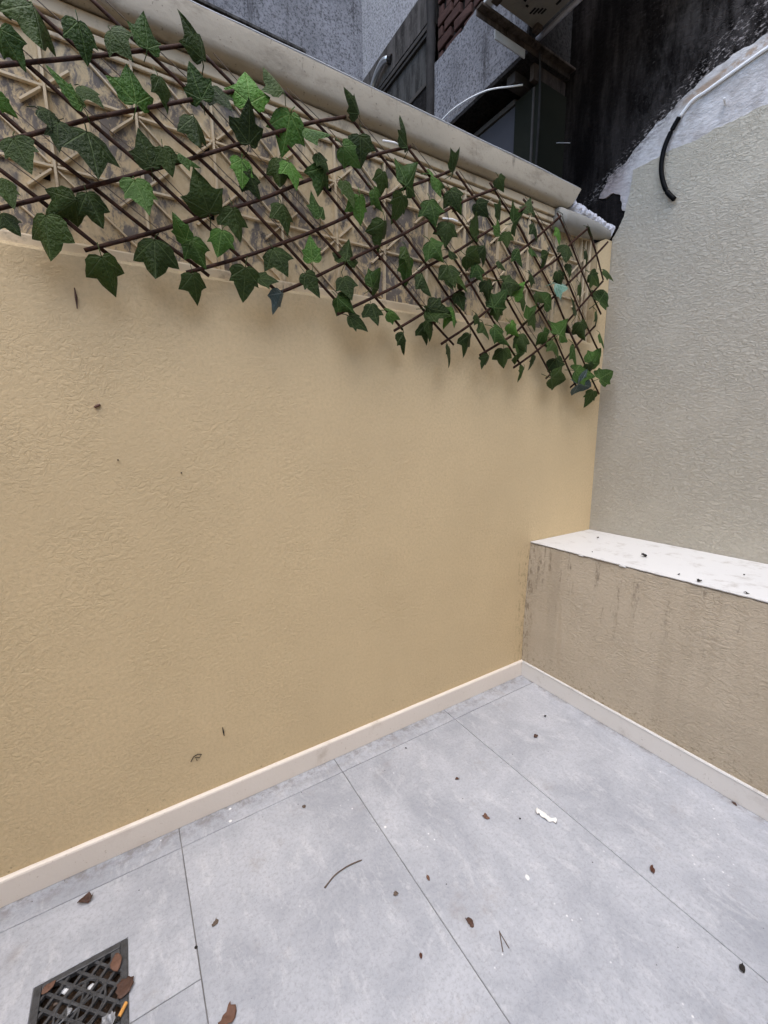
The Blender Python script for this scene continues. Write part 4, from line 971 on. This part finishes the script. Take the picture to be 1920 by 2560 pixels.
flake('mud_crumb', SCAL, (-1.254, -.601, .0006), .020, 10, M['twig'], 'small grey brown crumb just left of the middle tile joint', 'crumb', .6, 28)
flake('mud_crumb', TORN, (-1.729, -.392, .0006), .026, 10, M['twig'], 'grey crumb right of the drain side joint', 'crumb', .4, 29)
flake('mud_crumb', TORN, (-.024, -1.009, .0006), .022, 50, M['dead_leaf2'], 'brown scrap against the ledge skirting', 'crumb', .4, 30)
for (x, y, s, t) in ((-1.612, -.029, .013, 'upper'), (-1.622, -.082, .015, 'lower')):
    flake('paint_drop', [(math.cos(a) * .5, math.sin(a) * .45) for a in [i * .628 for i in range(10)]], (x, y, .0005), s, 0, M['chip'], t + ' of two white paint drops by the left skirting', 'paint drop', .05, 3)
flake('paint_drop', [(math.cos(a) * .5, math.sin(a) * .45) for a in [i * .628 for i in range(10)]], (-1.165, -.398, .0005), .012, 0, M['chip'], 'white paint drop right of the middle tile joint', 'paint drop', .05, 5)
flake('paint_chip', LEAFO, (-.884, -.78, .0005), .028, 65, M['chip'], 'thin white curved chip on the middle of the floor', 'paint chip', .5, 6)
flake('paint_chip', LEAFO, (-.10, -1.16, .0005), .03, -40, M['chip'], 'white chip near the right skirting at the picture edge', 'paint chip', .5, 8)
# white paper roll
b = bmesh.new()
a0, a1 = Vector((-.670, -.642, .0075)), Vector((-.650, -.708, .0065))
pts = [a0.lerp(a1, i / 16) + Vector((.004 * math.sin(i * .5), 0, .002 * math.sin(i * .9))) for i in range(17)]
add_tube(b, pts, [.0105 + .0018 * math.sin(i * 1.3) - .0002 * i for i in range(17)], 14, ((0, 0, 1), .55))
for v in b.verts:
    v.co += Vector(noise.noise_vector(v.co * 70)) * .0042 + Vector(noise.noise_vector(v.co * 190)) * .0018
    v.co.z = max(.0006, v.co.z)
tag(build('paper_roll', b, M['paper'], origin=(-.66, -.676, 0), smooth=True), 'small crumpled roll of white paper on the floor', 'paper')
tag(build('twig', tube(smooth_path([(-1.428, -.472, .003), (-1.385, -.455, .004), (-1.335, -.452, .004), (-1.291, -.458, .003)], 5), [.0028, .0026] + [.002] * 13 + [.0012], 6), M['twig'], origin=(-1.36, -.46, 0)), 'thin dry twig lying on the middle tile', 'twig')
tw = build('twig', tube([(-1.064, -.834, .002), (-1.092, -.873, .002)], .0014, 5), M['twig'], origin=(-1.08, -.85, 0)); tag(tw, 'tiny forked twig in the lower middle of the floor', 'twig')
build('side_shoot', tube([(-1.0655, -.835, .0022), (-1.072, -.876, .002)], .0012, 5), M['twig'], tw)
cg = build('cigarette_butt', tube([(-1.945, -.461, .0075), (-1.960, -.482, .0075)], .0042, 10), M['filter'], origin=(-1.95, -.47, 0)); tag(cg, 'orange cigarette butt on the right rim of the drain', 'cigarette')
build('burnt_end', tube([(-1.9602, -.4823, .0074), (-1.963, -.4862, .0066)], [.0042, .0030], 10), M['crumb'], cg)
# crumbs on floor and ledge: one by one
crumbs = [(-.741, -.629, .010, 'dark crumb just left of the white paper roll'), (-.889, -.127, .011, 'dark crumb near the left skirting by the third joint'),
          (-1.784, -.426, .012, 'black fleck beside the joint right of the drain'), (-1.377, -.168, .020, 'grey smudge of dirt below the left skirting')]
for (px, y, s, lab) in crumbs:
    flake('crumb', SCAL, (px, y, .0006), s, random.uniform(0, 180), M['twig'] if 'smudge' in lab else M['crumb'], lab, 'crumb', .5, px * 9)
lc = [(.226, -.487, .046, 'largest dark leaf scrap on the white ledge'), (.392, -.157, .030, 'small grey scrap on the ledge close to the corner'), (.050, -.782, .026, 'dark crumb on the front edge of the ledge'),
      (.050, -.930, .024, 'dark crumb at the front edge of the ledge near the picture edge'), (.29, -.845, .014, 'tiny crumb at the back of the ledge'), (.10, -.307, .012, 'tiny crumb at the near left of the ledge top'), (.075, -.700, .016, 'thin dark sliver on the ledge front edge')]
for q, (x, y, s, lab) in enumerate(lc):
    flake('ledge_scrap', LEAFO if q != 2 else SCAL, (x, y, ZL + .0006), s, (60, 30, 10, 80, 0, 40, 50)[q], M['crumb'] if q != 1 else M['twig'], lab, 'scrap', 1.0, q)
# things stuck on the beige wall
def wall_bit(name, pts, rad, mat, lab, cat):
    o = build(name, tube([(x, -.0035, z) for x, z in pts], rad, 6), mat, origin=(pts[0][0], 0, pts[0][1])); return tag(o, lab, cat)
wall_bit('wall_splinter', [(-1.877, 1.752), (-1.876, 1.728), (-1.877, 1.700)], [.0015, .0035, .0012], M['dead_leaf2'], 'brown splinter stuck to the upper left of the beige wall', 'splinter')
wall_bit('wall_bug', [(-1.868, 1.442), (-1.860, 1.446), (-1.853, 1.450)], [.003, .0045, .003], M['seed'], 'small dark red bug on the left of the beige wall', 'bug')
wall_bit('wall_splinter', [(-1.609, .322), (-1.607, .303), (-1.606, .286)], [.0012, .003, .0012], M['crumb'], 'black splinter stuck low on the beige wall', 'splinter')
wall_bit('root_tangle', [(-1.722, .232), (-1.712, .248), (-1.698, .252), (-1.686, .246), (-1.694, .236), (-1.706, .243), (-1.702, .228)], .0014, M['crumb'], 'little dark tangle stuck low on the beige wall', 'tangle')
for (x, z, lab) in ((-1.827, 1.292, 'tiny black speck on the left of the beige wall'), (-1.662, 1.245, 'tiny black speck in the centre left of the beige wall')):
    wall_bit('wall_speck', [(x - .002, z), (x + .002, z + .001)], .0022, M['crumb'], lab, 'speck')
